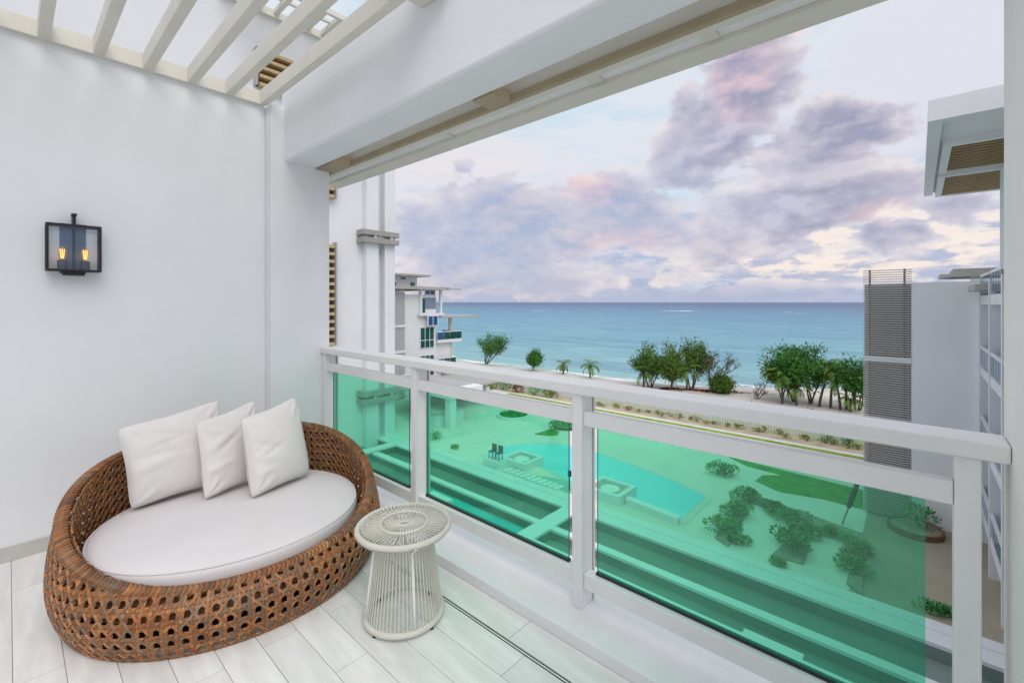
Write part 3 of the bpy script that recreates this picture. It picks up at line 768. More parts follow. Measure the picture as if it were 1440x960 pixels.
# ================================================================== TOWER (left)
TX = -38.0
tw = thing('apartment_tower', 'tall white fluted apartment tower close behind the corner pier', 'tower', (TX, 15, G))
MB().box(-52, TX, -14, 24.74, -12.3, 24.2).build('wall', W_OUT, tw)
MB().box(-52, TX-3, -14, 13, 24.2, 34).build('upper_wall', W_OUT, tw)
for a, c in ((21.75, 23.0), (23.65, 24.75)): MB().box(TX+.002, TX+.75, a, c, -12.3, 24.1).build('pilaster', W_OUT, tw, bevel=.04)
for z in (7.0, -7.6, 21.8):
    for dz in (0, .70): MB().box(TX+.752, TX+1.25, 21.15, 24.9, z+dz, z+dz+.47).build('bracket_beam', BRK, tw, bevel=.03)
    for y in (22.3, 24.0): MB().box(TX+.8, TX+1.15, y, y+.3, z+.47, z+.70).build('spacer', LATT, tw)
    for dz in (0, .70): MB().box(TX+.002, TX+1.24, 21.16, 21.6, z+dz+.005, z+dz+.465).build('bracket_return', BRK, tw)
sl = MB().box(0, .5, 0, 6.0, 0, .25).mesh('slat', YELSLAT)
for z0_, z1_ in ((-2.1, 6.6), (10.6, 15.4), (18.2, 20.9)):
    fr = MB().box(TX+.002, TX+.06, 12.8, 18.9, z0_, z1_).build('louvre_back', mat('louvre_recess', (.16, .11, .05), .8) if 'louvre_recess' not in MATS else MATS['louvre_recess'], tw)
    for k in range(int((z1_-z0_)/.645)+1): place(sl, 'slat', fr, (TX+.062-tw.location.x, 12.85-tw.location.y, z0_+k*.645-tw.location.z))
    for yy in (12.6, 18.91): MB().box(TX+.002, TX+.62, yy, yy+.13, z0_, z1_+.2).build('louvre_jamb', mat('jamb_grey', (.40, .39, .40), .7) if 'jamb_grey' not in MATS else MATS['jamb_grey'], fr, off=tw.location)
# slatted roof canopy of the tower
cp = MB().box(TX+.002, TX+.3, 10, 21, 24.0, 24.6).box(TX+3.4, TX+3.7, 10, 21, 24.2, 24.6).build('canopy_beam', CREAM, tw)
for k in range(9):
    y = 10.2+k*1.25; MB().box(TX+.302, TX+3.398, y, y+.35, 24.25, 24.6).build('canopy_rafter', CREAM, tw)
MB().box(TX+1.7, TX+1.95, 10.2, 20.9, 24.601, 24.8).build('canopy_batten', CREAM, tw)

# ================================================================== LEFT BLOCK (beyond the tower)
BX = -50.0; s_ = 50/54
def bz(z): return 1.6+(z-1.6)*s_
def by(y): return y*s_
lb = thing('apartment_block', 'white terraced apartment block with teal windows beyond the tower', 'apartment block', (BX, 36, G))
MB().box(-64, BX, by(34), by(43.0), G, bz(2.7)).build('wall', W_OUT, lb)
lt = MB().box(BX+.002, BX+.12, by(34.6), by(37.4), G, bz(3.0)).build('louvre_panel', mat('block_louvre_grey', (.44, .44, .45), .7), lb)
b = MB()
for k in range(52): b.box(BX+.122, BX+.2, by(34.6), by(37.4), G+.4+k*.27, G+.47+k*.27)
tag(b.build('louvre_slats', LATT, lb), kind='stuff')
for z in (-1.9, -5.5): MB().box(BX+.13, BX+.3, by(34.5), by(37.5), bz(z), bz(z)+.35).build('floor_band', W_OUT, lb)
MB().box(-62, BX+1.3, by(34), by(44.6), bz(3.45), bz(3.85)).build('roof', ROOFG, lb)
MB().box(BX+1.302, BX+1.5, by(44.0), by(46.6), bz(3.5), bz(3.72)).build('roof_tip', ROOFG, lb)
MB().box(-62, BX+.6, by(35), by(41.6), bz(5.35), bz(5.62)).build('upper_roof', ROOFG, lb)
MB().box(-62, BX-.8, by(35), by(40.2), bz(3.86), bz(5.34)).build('penthouse', W_OUT, lb)
for y0_, y1_, z in ((36.0, 36.6, 3.95), (37.4, 38.2, 4.9), (39.0, 39.8, 4.0)):
    MB().box(BX-.81+.012, BX-.79+.03, by(y0_), by(y1_), bz(z), bz(z)+(.45 if z < 4.5 else .28)).build('window', WINGLASS, lb)
# loggia under the roof, then window bays below
for y in (39.9, 43.6): MB().box(BX+.002, BX+.35, by(y), by(y)+.32, bz(-.1), bz(3.44)).build('column', W_OUT, lb)
MB().box(BX-.5, BX+.012, by(41.0), by(43.0), bz(.6), bz(2.3)).build('loggia_door', mat('grey_window', (.22, .26, .34), .15), lb)
for (ya, yb, za, zb, mm) in ((40.3, 41.0, .1, 2.2, WINGLASS),):
    MB().box(BX+.002, BX+.05, by(ya), by(yb), bz(za), bz(zb)).build('window', mm, lb)
MB().box(BX+.002, BX+.6, by(39.6), by(44.1), bz(-.35), bz(-.02)).build('balcony_slab', W_OUT, lb)
def panes(ys, z0_, z1_, x, m, frame=True):
    fr = MB().box(BX+x, BX+x+.08, by(ys[0])-.1, by(ys[-1])+.1, bz(z0_)-.1, bz(z1_)+.1).build('window', W_OUT, lb)
    for a, c in zip(ys, ys[1:]): MB().box(BX+x+.082, BX+x+.11, by(a)+.06, by(c)-.06, bz(z0_), bz(z1_)).build('pane', m, fr, off=lb.location)
panes([41.0, 41.9, 42.8], -1.75, -.45, .61, BLUEGLASS)
panes([40.9, 41.8, 42.7], 2.75, 3.35, .1, BLUEGLASS)
for z in (-3.9, -8.0, -11.4):
    panes([40.1, 40.95, 41.8, 42.6], z, z+1.75, .002, WINGLASS); panes([40.1, 40.95, 41.8, 42.6], z-1.15, z-.12, .012, WINGLASS)
# stepped balconies toward the sea
MB().box(-62, BX-.3, by(43.02), by(46), G, bz(-3.3)).build('sea_wing', W_OUT, lb)
for z, y1_, roof in ((-3.9, 47.9, -.65), (-7.9, 46.6, None), (-11.9, 49.6, None)):
    MB().box(-60, BX+.4, by(43.05), by(y1_), bz(z)-.55, bz(z)-.15).build('balcony_slab', W_OUT, lb)
    y = 43.1; k = 0
    while y < y1_-.6:
        MB().box(BX+.28, BX+.34, by(y)+.05, by(y+1.15)-.05, bz(z)-.1, bz(z)+.9).build('balcony_glass', BLUEGLASS if (k == 0 or z < -11) else WINGLASS, lb); y += 1.22; k += 1
    MB().box(BX+.25, BX+.38, by(43.05), by(y1_), bz(z)+.9, bz(z)+1.0).build('balcony_rail', W_PAINT, lb)
    MB().box(BX-4, BX+.25, by(y1_)-.1, by(y1_)-.02, bz(z)-.1, bz(z)+.9).build('balcony_side_glass', TEALGLASS, lb)
MB().box(-58, BX+1.0, by(43.2), by(51.5), bz(-.75), bz(-.5)).build('terrace_roof', ROOFG, lb)
MB().box(-58, BX+1.0, by(44.2), by(53), bz(-9.4), bz(-9.2)).build('terrace_roof', ROOFG, lb)
for y in (46.0,):
    MB().box(BX-.6, BX-.25, by(y), by(y)+.4, bz(-8), bz(-.76)).build('column', LATT, lb)

# pool bar under the block
kx = at(612, 604, G); kb_ = thing('pool_bar', 'white pool bar with thick columns and flat roof near the tower', 'pool bar', (kx[0], kx[1], G))
MB().box(-39.5, -35.8, 28.6, 32.2, G, G+1.5).build('counter', W_OUT, kb_, bevel=.03)
MB().box(-39.8, -35.5, 28.3, 32.5, G+1.501, G+1.65).build('counter_top', GBLOCK, kb_, bevel=.02)
MB().box(-35.2, -34.4, 29.2, 30.0, G, G+3.0).build('column', W_OUT, kb_, bevel=.03)
MB().box(-44.2, -43.4, 40.0, 40.8, G, G+2.7).build('column', W_OUT, kb_, bevel=.03)
MB().box(-40.4, -39.8, 39.6, 40.2, G, G+2.2).build('column', W_OUT, kb_, bevel=.03)
MB().box(-46, -34.2, 29.0, 33.5, G+3.0, G+3.9).build('roof', W_OUT, kb_, bevel=.04)
MB().box(-45, -35.5, 29.6, 33.2, G+3.901, G+4.0).build('roof_deck', GBLOCK, kb_)
MB().box(-47, -39, 33.6, 40.9, G+2.6, G+2.85).build('shade_roof', ROOFG, kb_)
MB().box(-46, -44, 34, 39.5, G, G+1.2).build('back_counter', GBLOCK, kb_)
MB().box(-47, -46.2, 33.5, 41, G, G+2.6).build('rear_wall', LATT, kb_)

# ================================================================== RIGHT WING
rw = thing('apartment_wing', 'white apartment wing with a grey louvre screen facing the pool court', 'apartment wing', (1, 34.5, G))
MB().box(-.28, 2.5, 34.5, 46, G, 2.72).build('end_wall', mat('bright_white_render', (.87, .88, .895), .8, .03, .25, .05, 20), rw)  # render colour lifted above the other walls to offset weak bounce light
MB().box(-2.42, -.282, 34.9, 46, G, 2.65).build('screen_wall', mat('screen_wall_grey', (.34, .33, .32), .8, .05, .5), rw)
slat = MB().box(0, 2.2, 0, .12, 0, .05).mesh('screen_slat', LATT)
for k in range(108): place(slat, 'screen_slat', rw, (-2.46-1, 34.5-.02-34.5, .12+k*.134))
for x in (-2.2, -.62): MB().box(x, x+.1, 34.605, 34.7, G, 3.55).build('screen_post', mat('post_brown', (.17, .12, .10), .7) if 'post_brown' not in MATS else MATS['post_brown'], rw)
for z in (-1.92, -5.5): MB().box(-2.44, -.27, 34.46, 34.89, z, z+.32).build('floor_band', W_OUT, rw)
# side facing the court, with stacked balconies
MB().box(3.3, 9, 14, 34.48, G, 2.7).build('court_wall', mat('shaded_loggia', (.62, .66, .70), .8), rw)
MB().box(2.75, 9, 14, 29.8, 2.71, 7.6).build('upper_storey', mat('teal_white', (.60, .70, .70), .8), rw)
for fz in (1.95, -1.75, -5.4, -9.05):
    for ya, yb in ((30.5, 34.1), (26.2, 29.8), (21.5, 25.5), (16, 20.8)):
        MB().box(2.45, 3.29, ya, yb, fz-.45, fz).build('balcony_slab', W_OUT, rw)
        f = MB().box(2.44, 2.55, ya, yb, fz+.95, fz+1.08).build('balcony_rail', W_PAINT, rw)
        n_ = 4
        for k in range(n_):
            u0 = ya+(yb-ya)*k/n_; u1 = ya+(yb-ya)*(k+1)/n_
            MB().box(2.47, 2.50, u0+.07, u1-.07, fz+.1, fz+.945).build('rail_glass', RAILDK, f, off=rw.location)
        MB().box(3.27, 3.299, ya+.4, yb-.5, fz, fz+2.4).build('balcony_door', RAILDK, rw)
for y in (34.12, 29.85, 25.6, 20.9): MB().box(2.42, 3.29, y, y+.36, G, 2.7).build('fin_wall', W_OUT, rw)
MB().box(1.5, 4.5, 36.0, 40, 3.05, 3.5).build('penthouse_roof', ROOFG, rw)
MB().prism([(.95, 36.2), (1.499, 36.0), (1.499, 40), (.95, 39.8)], 3.05, 3.22).build('roof_tip', ROOFG, rw)
b = MB()
for k in range(6): b.box(2.2, 4, 36.3, 36.45, 2.73+k*.055, 2.755+k*.055)
b.build('vent_louvre', LATT, rw); MB().box(2.6, 2.9, 36.25, 36.29, 2.725, 3.045).build('roof_post', GBLOCK, rw)
MB().box(2.0, 3.2, 30.4, 34.2, 2.15, 2.45).build('door_canopy', ROOFG, rw)
# big roof canopy high above the court
MB().box(.25, 9, 20, 20.35, 7.47, 8.15).build('canopy_fascia', W_OUT, rw)
MB().box(.25, .6, 20.352, 34.0, 7.47, 8.0).build('canopy_edge', W_OUT, rw)
MB().box(.602, 9, 20.352, 34.0, 7.62, 7.9).build('canopy_roof', W_OUT, rw)
cs_ = MB().box(.0, 7.6, 0, .22, 0, .10).mesh('canopy_slat', BRSLAT)
for y0_, y1_ in ((23.6, 28.2), (29.2, 34.0)):
    MB().box(.70, 9, y0_-.35, y0_-.05, 7.40, 7.619).build('slat_frame', W_OUT, rw)
    MB().box(.70, .95, y0_-.048, y1_+.05, 7.40, 7.619).build('slat_frame', W_OUT, rw)
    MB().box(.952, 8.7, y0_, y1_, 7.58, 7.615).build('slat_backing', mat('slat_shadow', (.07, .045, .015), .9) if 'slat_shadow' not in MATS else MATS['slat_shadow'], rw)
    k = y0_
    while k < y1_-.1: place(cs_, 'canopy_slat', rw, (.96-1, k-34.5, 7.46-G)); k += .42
MB().box(.70, 9, 34.06, 34.3, 7.40, 7.75).build('slat_frame', W_OUT, rw)

# ================================================================== PLANTS
def leafmat(name, c, var=.35):
    m = mat(name, c, .6, var, 6, attr='tone', spec=.3); return m
LEAF = leafmat('leaf_green', (.12, .38, .14)); LEAFD = leafmat('casuarina_green', (.06, .18, .03)); PALMG = leafmat('palm_green', (.11, .20, .025))
LEAFY = leafmat('yellow_green_leaf', (.20, .24, .03)); BARK = mat('bark', (.11, .085, .07), .9, .2, 6, .3, 20); REDL = leafmat('reddish_leaf', (.20, .10, .04))
def leafquad(b, p, d, l, w_, r):
    d = d.normalized(); a = d.cross(Vector((r.uniform(-1, 1), r.uniform(-1, 1), r.uniform(-1, 1))))
    if a.length < 1e-3: return
    a.normalize(); q = p+d*l
    b.add([p-a*w_*.4, p+a*w_*.4, p+d*l*.6+a*w_*.5, q, p+d*l*.6-a*w_*.5], [(0, 1, 2, 3, 4)])
def tree(px, py, h, wd, label, seed, kind='dense', lean=(0, 0), group='trees along the beach', zg=None):
    r = random.Random(seed); zg = G-.02 if zg is None else zg; c = at(px, py, zg)
    t = thing('casuarina_tree' if kind != 'bare' else 'bare_tree', label, 'tree', (c[0], c[1], zg), group)
    hue = r.choice((.8, 1.0, 1.35, 1.6)); base = Vector((c[0], c[1], zg-.1)); tr = MB(); lf = MB(); tips = []
    def limb(p, d, l, rad, lev):
        pts = [p]; n = 4; q = p.copy(); dd = d.normalized()
        for k in range(n):
            dd = (dd+Vector((r.uniform(-.22, .22), r.uniform(-.22, .22), r.uniform(-.1, .18)))).normalized(); q = q+dd*l/n; pts.append(q.copy())
        tr.tube(pts, [rad*(1-.55*k/n) for k in range(n+1)], 5 if lev else 6)
        if lev < (3 if kind == 'bare' else 2):
            nb = r.randint(4, 6)
            for _ in range(nb):
                f_ = r.uniform(.4, 1); i = min(n-1, int(f_*n)); pp = pts[i].lerp(pts[i+1], f_*n-i)
                side = Vector((r.uniform(-1, 1), r.uniform(-1, 1), r.uniform(.0, .7))).normalized()
                limb(pp, (dd*.55+side).normalized(), l*r.uniform(.42, .62), rad*.5, lev+1)
        tips.extend((pt, dd, lev) for pt in pts[1 if lev else 2:])
    nt = {'dense': 3, 'wide': 4, 'bare': 3, 'bush': 5}[kind]
    for k in range(nt):
        a = r.uniform(0, 6.28); sp = wd/h*.45
        d = Vector((cos(a)*sp+lean[0], sin(a)*sp+lean[1], 1)); limb(base+Vector((cos(a), sin(a), 0))*.15, d, h*(.62 if kind != 'bush' else .45)*r.uniform(.85, 1.05), h*.012+.035, 0)
    zt = max(p.z for p, _, _ in tips)-zg; kz = h*.92/zt
    if kind != 'bare' or True:
        dens = {'dense': 13, 'wide': 9, 'bare': 0, 'bush': 15}[kind]
        for p, d, lev in tips:
            if p.z-zg < h*(.14 if kind != 'bush' else .06): continue
            k = r.uniform(.55, 1.35)
            shade = r.uniform(.65, 1.25)
            for _ in range(int(dens*k)):
                q = p+Vector((r.gauss(0, .42), r.gauss(0, .42), r.gauss(.12, .36)))
                s2 = shade*r.uniform(.7, 1.35); lf.cc = (s2*hue*r.uniform(.85, 1.2), s2, s2*r.uniform(.7, 1.1))
                leafquad(lf, q, Vector((r.gauss(0, .6), r.gauss(0, .6), r.uniform(-.3, .9)))+d*.5, r.uniform(.22, .5), r.uniform(.07, .13), r)
    tr.build('trunk', BARK, t); 
    if lf.f: lf.build('crown', LEAFD, t)
    return t
# palm frond meshes (shared)
def frond(seed, ln_=2.1):
    r = random.Random(seed); b = MB(); n = 12; pts = []; p = Vector((0, 0, 0)); ang = .9
    for k in range(n+1):
        pts.append(p.copy()); ang -= (.11+.02*k*.5); p = p+Vector((cos(ang), 0, sin(ang)))*ln_/n
    b.cc = (.9, .85, .6); b.tube(pts, [.03*(1-.8*k/n) for k in range(n+1)], 4)
    for k in range(1, n+1):
        for sub in (0, .5):
            f_ = k-sub; i = int(f_); pp = pts[i].lerp(pts[min(n, i+1)], f_-i); tg = (pts[min(n, i+1)]-pts[max(0, i-1)]).normalized()
            L_ = .55*sin(pi*min(.97, (f_+1.5)/(n+2.2)))+.08
            for sg in (-1, 1):
                s2 = r.uniform(.7, 1.3); b.cc = (s2, s2, s2*.9)
                d = (tg*.75+Vector((0, sg*.8, -.42+r.uniform(-.15, .15)))).normalized(); up_ = Vector((0, 0, 1)).cross(d).normalized()*.022
                q = pp+d*L_+Vector((0, 0, -.10)); b.add([pp-up_, pp+up_, (pp+q)/2+up_*.9, q, (pp+q)/2-up_*.9], [(0, 1, 2, 3, 4)])
    return b.mesh('frond', PALMG)
FR = [frond(s) for s in (1, 2, 3)]
def palm(px, py, h, label, seed, size=1.0, lean=(0, 0), zg=None, grp='palms on the beach'):
    r = random.Random(seed); zg = G-.02 if zg is None else zg; c = at(px, py, zg); t = thing('palm_tree', label, 'palm', (c[0], c[1], zg), grp)
    pts = [Vector((c[0]+lean[0]*(k/6)**1.5*h, c[1]+lean[1]*(k/6)**1.5*h, zg-.1+h*k/6)) for k in range(7)]
    MB().tube(pts, [.17-.015*k for k in range(7)], 7).build('trunk', BARK, t, smooth=True)
    top = pts[-1]-Vector(t.location); n = 17
    for k in range(n):
        a = 2.4*k+r.uniform(-.2, .2); pitch = r.uniform(-.75, .95)
        o = place(r.choice(FR), 'frond', t, top, (0, pitch, a), (size*r.uniform(.85, 1.1),)*3)
def shrub(x, y, z, rx, ry, h, label, m=LEAF, seed=0, n=260, ls=.16, group='garden shrubs', name='shrub', stems=True):
    r = random.Random(seed); t = thing(name, label, 'shrub', (x, y, z), group); b = MB(); s0 = MB()
    for k in range(7 if stems else 3):
        a = r.uniform(0, 6.28); e = r.uniform(.3, .8); s0.tube([(x, y, z-.02), (x+rx*e*cos(a)*.5, y+ry*e*sin(a)*.5, z+h*.45), (x+rx*e*cos(a), y+ry*e*sin(a), z+h*r.uniform(.6, .95))], [.03, .02, .008], 4)
    lumps = [(r.uniform(-.6, .6), r.uniform(-.6, .6), r.uniform(.35, .75), r.uniform(.3, .5), r.uniform(.7, 1.25)) for _ in range(8)]
    for _ in range(n):
        lx, ly, lz, lr, sh = r.choice(lumps); d = Vector((r.gauss(0, 1), r.gauss(0, 1), r.gauss(.3, 1))).normalized()
        p = Vector((x+(lx+d.x*lr)*rx, y+(ly+d.y*lr)*ry, z+max(.02, (lz+d.z*lr*.8))*h)); s2 = sh*r.uniform(.65, 1.35)
        b.cc = (s2*r.uniform(.85, 1.15), s2, s2*.9); leafquad(b, p, d+Vector((0, 0, .3)), ls*r.uniform(.7, 1.5), ls*.45, r)
    s0.build('stem', BARK, t); b.build('foliage', m, t); return t

tree(683, 512, 7.4, 15.0, 'spreading green tree on a forked trunk beside the white apartment block', 21, 'wide', (.0, .0))
tree(748, 521, 3.6, 4.6, 'low bushy green tree on the beach, left of the two short palms', 22, 'dense')
tree(914, 546, 6.3, 5.0, 'slim green casuarina at the left end of the middle tree clump', 23, 'dense')
tree(942, 549, 6.4, 5.0, 'green casuarina in the middle of the middle tree clump', 24, 'dense')
tree(972, 550, 6.9, 5.6, 'tallest green casuarina at the right end of the middle tree clump', 25, 'dense')
tree(1004, 553, 6.6, 5.5, 'bare branching tree without leaves right of the middle clump', 26, 'bare', (.16, .1))
tree(1012, 554, 3.2, 3.4, 'low leaning green tree at the foot of the bare tree', 27, 'bush', (.55, .4))
tree(1118, 566, 7.8, 4.6, 'tall dense casuarina in the middle of the right tree clump', 28, 'dense')
tree(1140, 569, 7.0, 4.4, 'broad dense casuarina right of the tallest one', 29, 'dense', (.05, 0))
tree(1102, 565, 5.6, 2.8, 'narrow casuarina on the left side of the right tree clump', 30, 'dense')
tree(1062, 563, 2.6, 3.5, 'leaning bare grey trunk left of the right tree clump', 31, 'bare', (.9, .5))
tree(1206, 578, 6.2, 3.6, 'dark casuarina close against the louvre screen', 32, 'dense')
palm(792, 527, 1.7, 'left of the two short palms standing alone on the shore', 41, .85)
palm(830, 532, 2.0, 'right of the two short palms standing alone on the shore', 42, 1.0)
palm(905, 547, 2.3, 'short palm at the left foot of the middle tree clump', 43, 1.0)
palm(966, 551, 3.0, 'palm in front of the middle tree clump', 44, 1.1)
palm(1100, 569, 3.6, 'palm in front of the right tree clump', 45, 1.15)
palm(1152, 573, 4.9, 'leaning palm on the right side of the right tree clump', 46, 1.0, (.22, .1))
palm(1168, 575, 4.6, 'palm between the right tree clump and the tall palm', 50, 1.0, (.05, 0))
palm(1182, 577, 3.4, 'shorter palm leaning out beside the tall palm by the louvre screen', 52, .95, (-.12, 0))
palm(1120, 571, 2.4, 'low palm under the right tree clump', 51, .9)
palm(1190, 577, 4.7, 'tall palm left of the louvre screen', 47, .95)
palm(1196, 580, 1.4, 'low palm at the foot of the tall palm by the louvre screen', 48, .8)
palm(1202, 571, 3.3, 'half hidden palm touching the louvre screen', 49, .9)

BARK_L = leafmat('litter_brown', (.14, .10, .06))
# seaweed line and beach plants
def weedline():
    r = random.Random(9); b = MB()
    pts = [at(x, y, G-.15) for x, y in ((930, 550), (960, 551), (1000, 553.5), (1050, 556), (1100, 557), (1150, 559), (1214, 561))]
    for (ax, ay), (cx_, cy_) in zip(pts, pts[1:]):
        for _ in range(130):
            f_ = r.random(); x = ax+(cx_-ax)*f_+r.gauss(0, .2); y = ay+(cy_-ay)*f_+r.gauss(0, .55); s2 = r.uniform(.6, 1.3); b.cc = (s2, s2*.9, s2*.8)
            zb = G+.08-.02*max(0, y-66); q = r.uniform(.2, .5); a = r.uniform(0, 3.1); hh = r.uniform(.08, .28)
            b.add([(x-q*cos(a), y-q*sin(a), zb-.1), (x+q*cos(a), y+q*sin(a), zb-.1), (x+q*.4, y+.1, zb+hh), (x-q*.4, y-.1, zb+hh*.9), (x, y+.5, zb-.1)], [(0, 1, 2, 3), (1, 4, 2), (4, 0, 3), (4, 3, 2)])
    o = b.build('seaweed', leafmat('sargassum', (.21, .055, .022))); tag(o, 'rust brown seaweed washed up in a line along the beach', 'seaweed', kind='stuff')
weedline()

b = MB(); r_ = random.Random(12)
for _ in range(520):
    x, y = at(r_.uniform(960, 1214), r_.gauss(569, 7), G-.02)
    if y < 53.5 or x > -3: continue
    s2 = r_.uniform(.4, 1.2); b.cc = (s2, s2, s2); leafquad_ = Vector((r_.uniform(-1, 1), r_.uniform(-1, 1), r_.uniform(0, .25))).normalized(); a_v = Vector((-leafquad_.y, leafquad_.x, .2))*.07; p_ = Vector((x, y, G+.05)); l_ = r_.uniform(.15, .6)
    b.add([p_-a_v, p_+a_v, p_+leafquad_*l_+a_v*.4, p_+leafquad_*l_-a_v*.4], [(0, 1, 2, 3)])
tag(b.build('leaf_litter', BARK_L), 'dark twigs and leaf litter scattered on the sand under the trees', 'leaf litter', kind='stuff')
# picket fence along the court
fp = thing('picket_fence', 'long white picket fence between the path and the seaside lawn', 'fence', (-18, 49.5, G))
pk = MB().prism([(-.085, -.02), (.085, -.02), (.085, .02), (-.085, .02)], 0, .98).mesh('picket', W_PAINT)
k = 0; x = -32.2
while x < -2.3: place(pk, 'picket', fp, (x+18, 0, 0)); x += .25
MB().box(-32.3, -2.3, 49.523, 49.56, G+.25, G+.33).box(-32.3, -2.3, 49.523, 49.56, G+.72, G+.80).build('fence_rail', W_PAINT, fp)
tag(MB().box(-60, -32.4, 49.35, 49.65, G, G+.85).build('garden_wall', W_OUT), 'low plain white garden wall left of the picket fence', 'wall')
# hedge and low plants in the strip
random.seed(5)
for k in range(34):
    x = -33+k*.92+random.uniform(-.3, .3); yy = 48.7+random.uniform(-.6, .35)
    shrub(x, yy, G+.02, random.uniform(.3, .6), random.uniform(.25, .45), random.uniform(.25, .5), 'small yellow green plant in the sandy strip before the picket fence', LEAFY, 100+k, 70, .13, 'small plants along the picket fence', 'ground_plant', False)
for (px, py, h), lb_ in (((1166, 621, 1.1), 'round green bush before the fence, the left of a pair near the screen'), ((1192, 627, 1.1), 'round green bush before the fence, the right of a pair near the screen')):
    c = at(px, py, G); shrub(c[0], c[1], G+.02, .6, .5, h, lb_, LEAF, int(px), 240, .15, 'bushes near the screen')
hl = [('round light green bush at the left end of the garden wall', 690, 546, 1.6, 1.3, LEAFY), ('dark green bush along the garden wall, second from the left', 708, 548, 1.8, 1.2, LEAF), ('reddish bush along the garden wall, middle of the row', 728, 552, 1.8, 1.1, REDL),
      ('grey green bush along the garden wall, fourth in the row', 750, 555, 1.8, 1.1, LEAF), ('yellow flowering bush along the garden wall, right end', 775, 558, 1.6, .9, LEAFY)]
for k, (lb_, px, py, rx, h, m_) in enumerate(hl):
    c = at(px, py, G); shrub(c[0], c[1], G+.02, rx, .8, h, lb_, m_, 300+k, 420, .18, 'bushes along the garden wall')
c = at(676, 545, G); bed = structure(MB().prism([at(655, 543, G), at(672, 540, G), at(697, 546, G), at(690, 549, G), at(668, 548, G)], G, G+.08), 'flower_bed', GRASSY)

# courtyard planters and beds
def round_bed(px, py, rx, label, seed, n=420, m=LEAF, h=.45, rim=True):
    c = at(px, py, G+.3); t = thing('round_planter', label, 'planter', (c[0], c[1], G), 'planted islands on the pool deck')
    if rim: MB().lathe([(rx*1.14, G+.0), (rx*1.14, G+.30), (rx*1.0, G+.30), (rx*1.0, G+.1)], c, 36).build('rim', W_OUT, t)
    MB().disc(c, rx*1.0, G+.24, 36).build('soil', LAWN, t)
    r = random.Random(seed); b = MB()
    for _ in range(n):
        a = r.uniform(0, 6.28); q = sqrt(r.random())*rx*.97; s2 = r.uniform(.7, 1.3); b.cc = (s2, s2, s2)
        leafquad(b, Vector((c[0]+q*cos(a), c[1]+q*sin(a), G+.24)), Vector((r.gauss(0, .5), r.gauss(0, .5), 1)), h*r.uniform(.4, 1), .07, r)
    tag(b.build('foliage', m, t), kind='stuff')
round_bed(722, 582, 1.55, 'low round white planter full of grass behind the pool', 1)
round_bed(797, 596, 1.5, 'round grass bed beside the middle railing post', 2, rim=False)
c = at(1019, 668, G); shrub(c[0], c[1], G+.03, 1.15, .9, .8, 'bushy round island of shrubs between the pool corner and the lawn', LEAF, 71, 900, .14, 'garden shrubs')
tri = [at(752, 611, G), at(776, 604, G), at(786, 608, G), at(784, 612, G), at(772, 613, G)]
tb = tag(MB().prism(tri, G, G+.10).build('planting_bed', LAWN), 'pointed green planting bed on the deck behind the pool', 'planting bed')
c = at(780, 606, G); shrub(c[0], c[1], G+.1, .5, .5, 1.0, 'small bush growing on the pointed planting bed', LEAF, 72, 200, .16, 'garden shrubs')
beds = [([(1005, 757), (1046, 700), (1060, 704), (1024, 770)], 'slanting planting bed nearest the pool corner'), ([(1085, 782), (1133, 738), (1146, 742), (1130, 795)], 'second slanting planting bed right of the pool corner'),
        ([(1190, 822), (1205, 762), (1213, 765), (1213, 838)], 'planting bed along the edge of the tan court'), ([(1046, 703), (1060, 697), (1213, 752), (1213, 768)], 'long planting bed joining the slanting beds')]
SOIL = mat('planting_soil', (.30, .29, .22), .95, .2, 3)
for k, (pp, lb_) in enumerate(beds):
    tag(MB().prism([at(x, y, G) for x, y in pp], G+.03, G+.10+.004*k).build('planting_bed', SOIL), lb_, 'planting bed', 'planting beds on the deck')
random.seed(8)
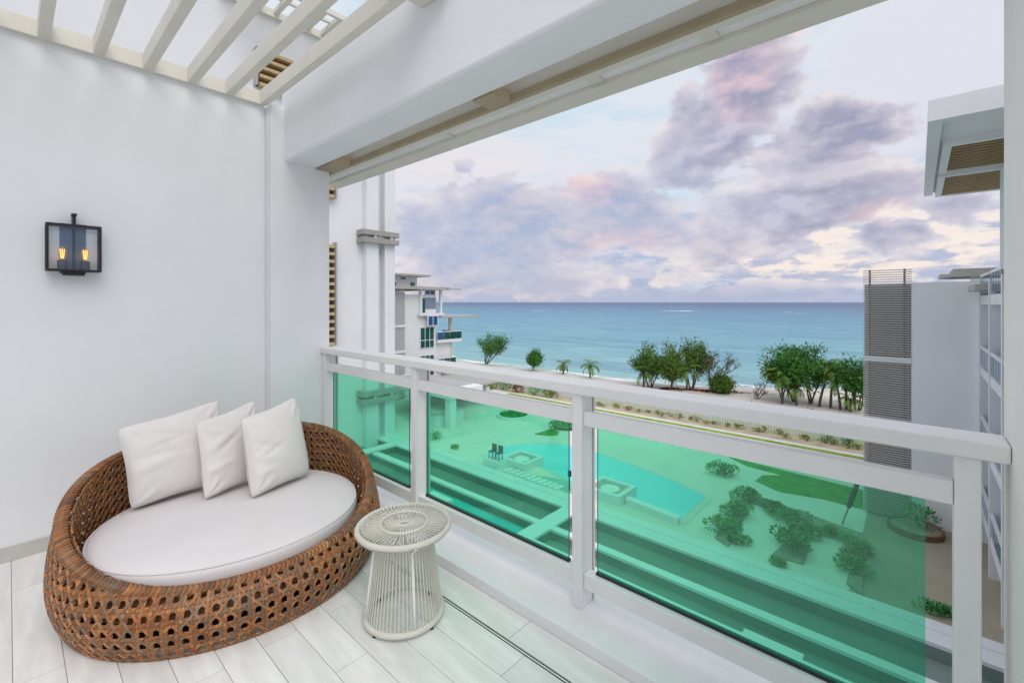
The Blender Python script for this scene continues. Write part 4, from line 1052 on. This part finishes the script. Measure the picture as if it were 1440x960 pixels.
spots = [(1015, 748, 'big leafy shrub at the lower end of the first slanting bed', 1.0), (1033, 725, 'leafy shrub in the middle of the first slanting bed', .95), (1052, 706, 'tall shrub where the first slanting bed meets the long bed', 1.0),
         (1083, 722, 'leafy shrub in the long bed between the two slanting beds', .8), (1118, 738, 'dense shrub in the long bed above the second slanting bed', .9), (1108, 770, 'big leafy shrub in the middle of the second slanting bed', 1.05),
         (1130, 755, 'leafy shrub at the upper end of the second slanting bed', .8), (1200, 800, 'big leafy shrub in the bed beside the tan court', .95), (1205, 772, 'leafy shrub at the upper end of the bed beside the tan court', .8), (1165, 752, 'small shrub in the long bed near its right end', .5), (1040, 765, 'small low shrub by the white deck parapet', .5), (1095, 795, 'tiny plant on the parapet edge below the second bed', .3)]
for k, (px, py, lb_, sz) in enumerate(spots):
    c = at(px, py, G); shrub(c[0], c[1], G+.08, 01.0*sz, .9*sz, .62*sz, lb_, LEAF, 400+k, int(760*sz+80), .14, 'shrubs in the deck beds')
# planting by the parapet in the middle panel
for k, (px, py, sz, lb_) in enumerate(((612, 618, .9, 'low shrub in a parapet trough at the left of the middle panel'), (640, 631, .35, 'small potted plant on the parapet in the middle panel'), (1303, 858, .45, 'small plant on the tan court beside the parapet, just outside the glass'), (1329, 866, .4, 'small plant on the tan court beside the railing end post'))):
    c = at(px, py, G); shrub(c[0], max(24.6, c[1]), G+.05, sz, sz*.6, sz*.7, lb_, LEAF, 500+k, 200, .15, 'plants along the parapet')
# round bed against the wing and the closed parasol
c = at(1287, 738, G)
t = thing('round_planter', 'round brown planter with a bush against the white wing wall', 'planter', (c[0], 33.3, G), 'planted islands on the pool deck')
MB().lathe([(1.2, G+.02), (1.2, G+.32), (1.08, G+.32), (1.08, G+.2)], (c[0], 33.3), 32).build('rim', mat('brown_pot', (.20, .11, .05), .8), t); MB().disc((c[0], 33.3), 1.09, G+.27, 32).build('soil', SOIL, t)
shrub(c[0]+.2, 33.4, G+.27, .75, .6, 1.2, 'round pale bush growing in the brown planter', LEAF, 600, 380, .16, 'garden shrubs')
c = at(1184, 738, G); t = thing('closed_parasol', 'tilted closed dark parasol standing on the deck by the lawn', 'parasol', (c[0], c[1], G))
tp = Vector((c[0]+.75, c[1]+.9, G+2.7)); b0 = Vector((c[0], c[1], G+.02))
MB().tube([b0, tp], .045, 8).build('pole', TAN, t)
MB().tube([b0.lerp(tp, .35), b0.lerp(tp, .5), b0.lerp(tp, .8), b0.lerp(tp, 1.02)], [.10, .15, .12, .03], 10).build('folded_canopy', mat('dark_canvas', (.03, .05, .04), .9), t)
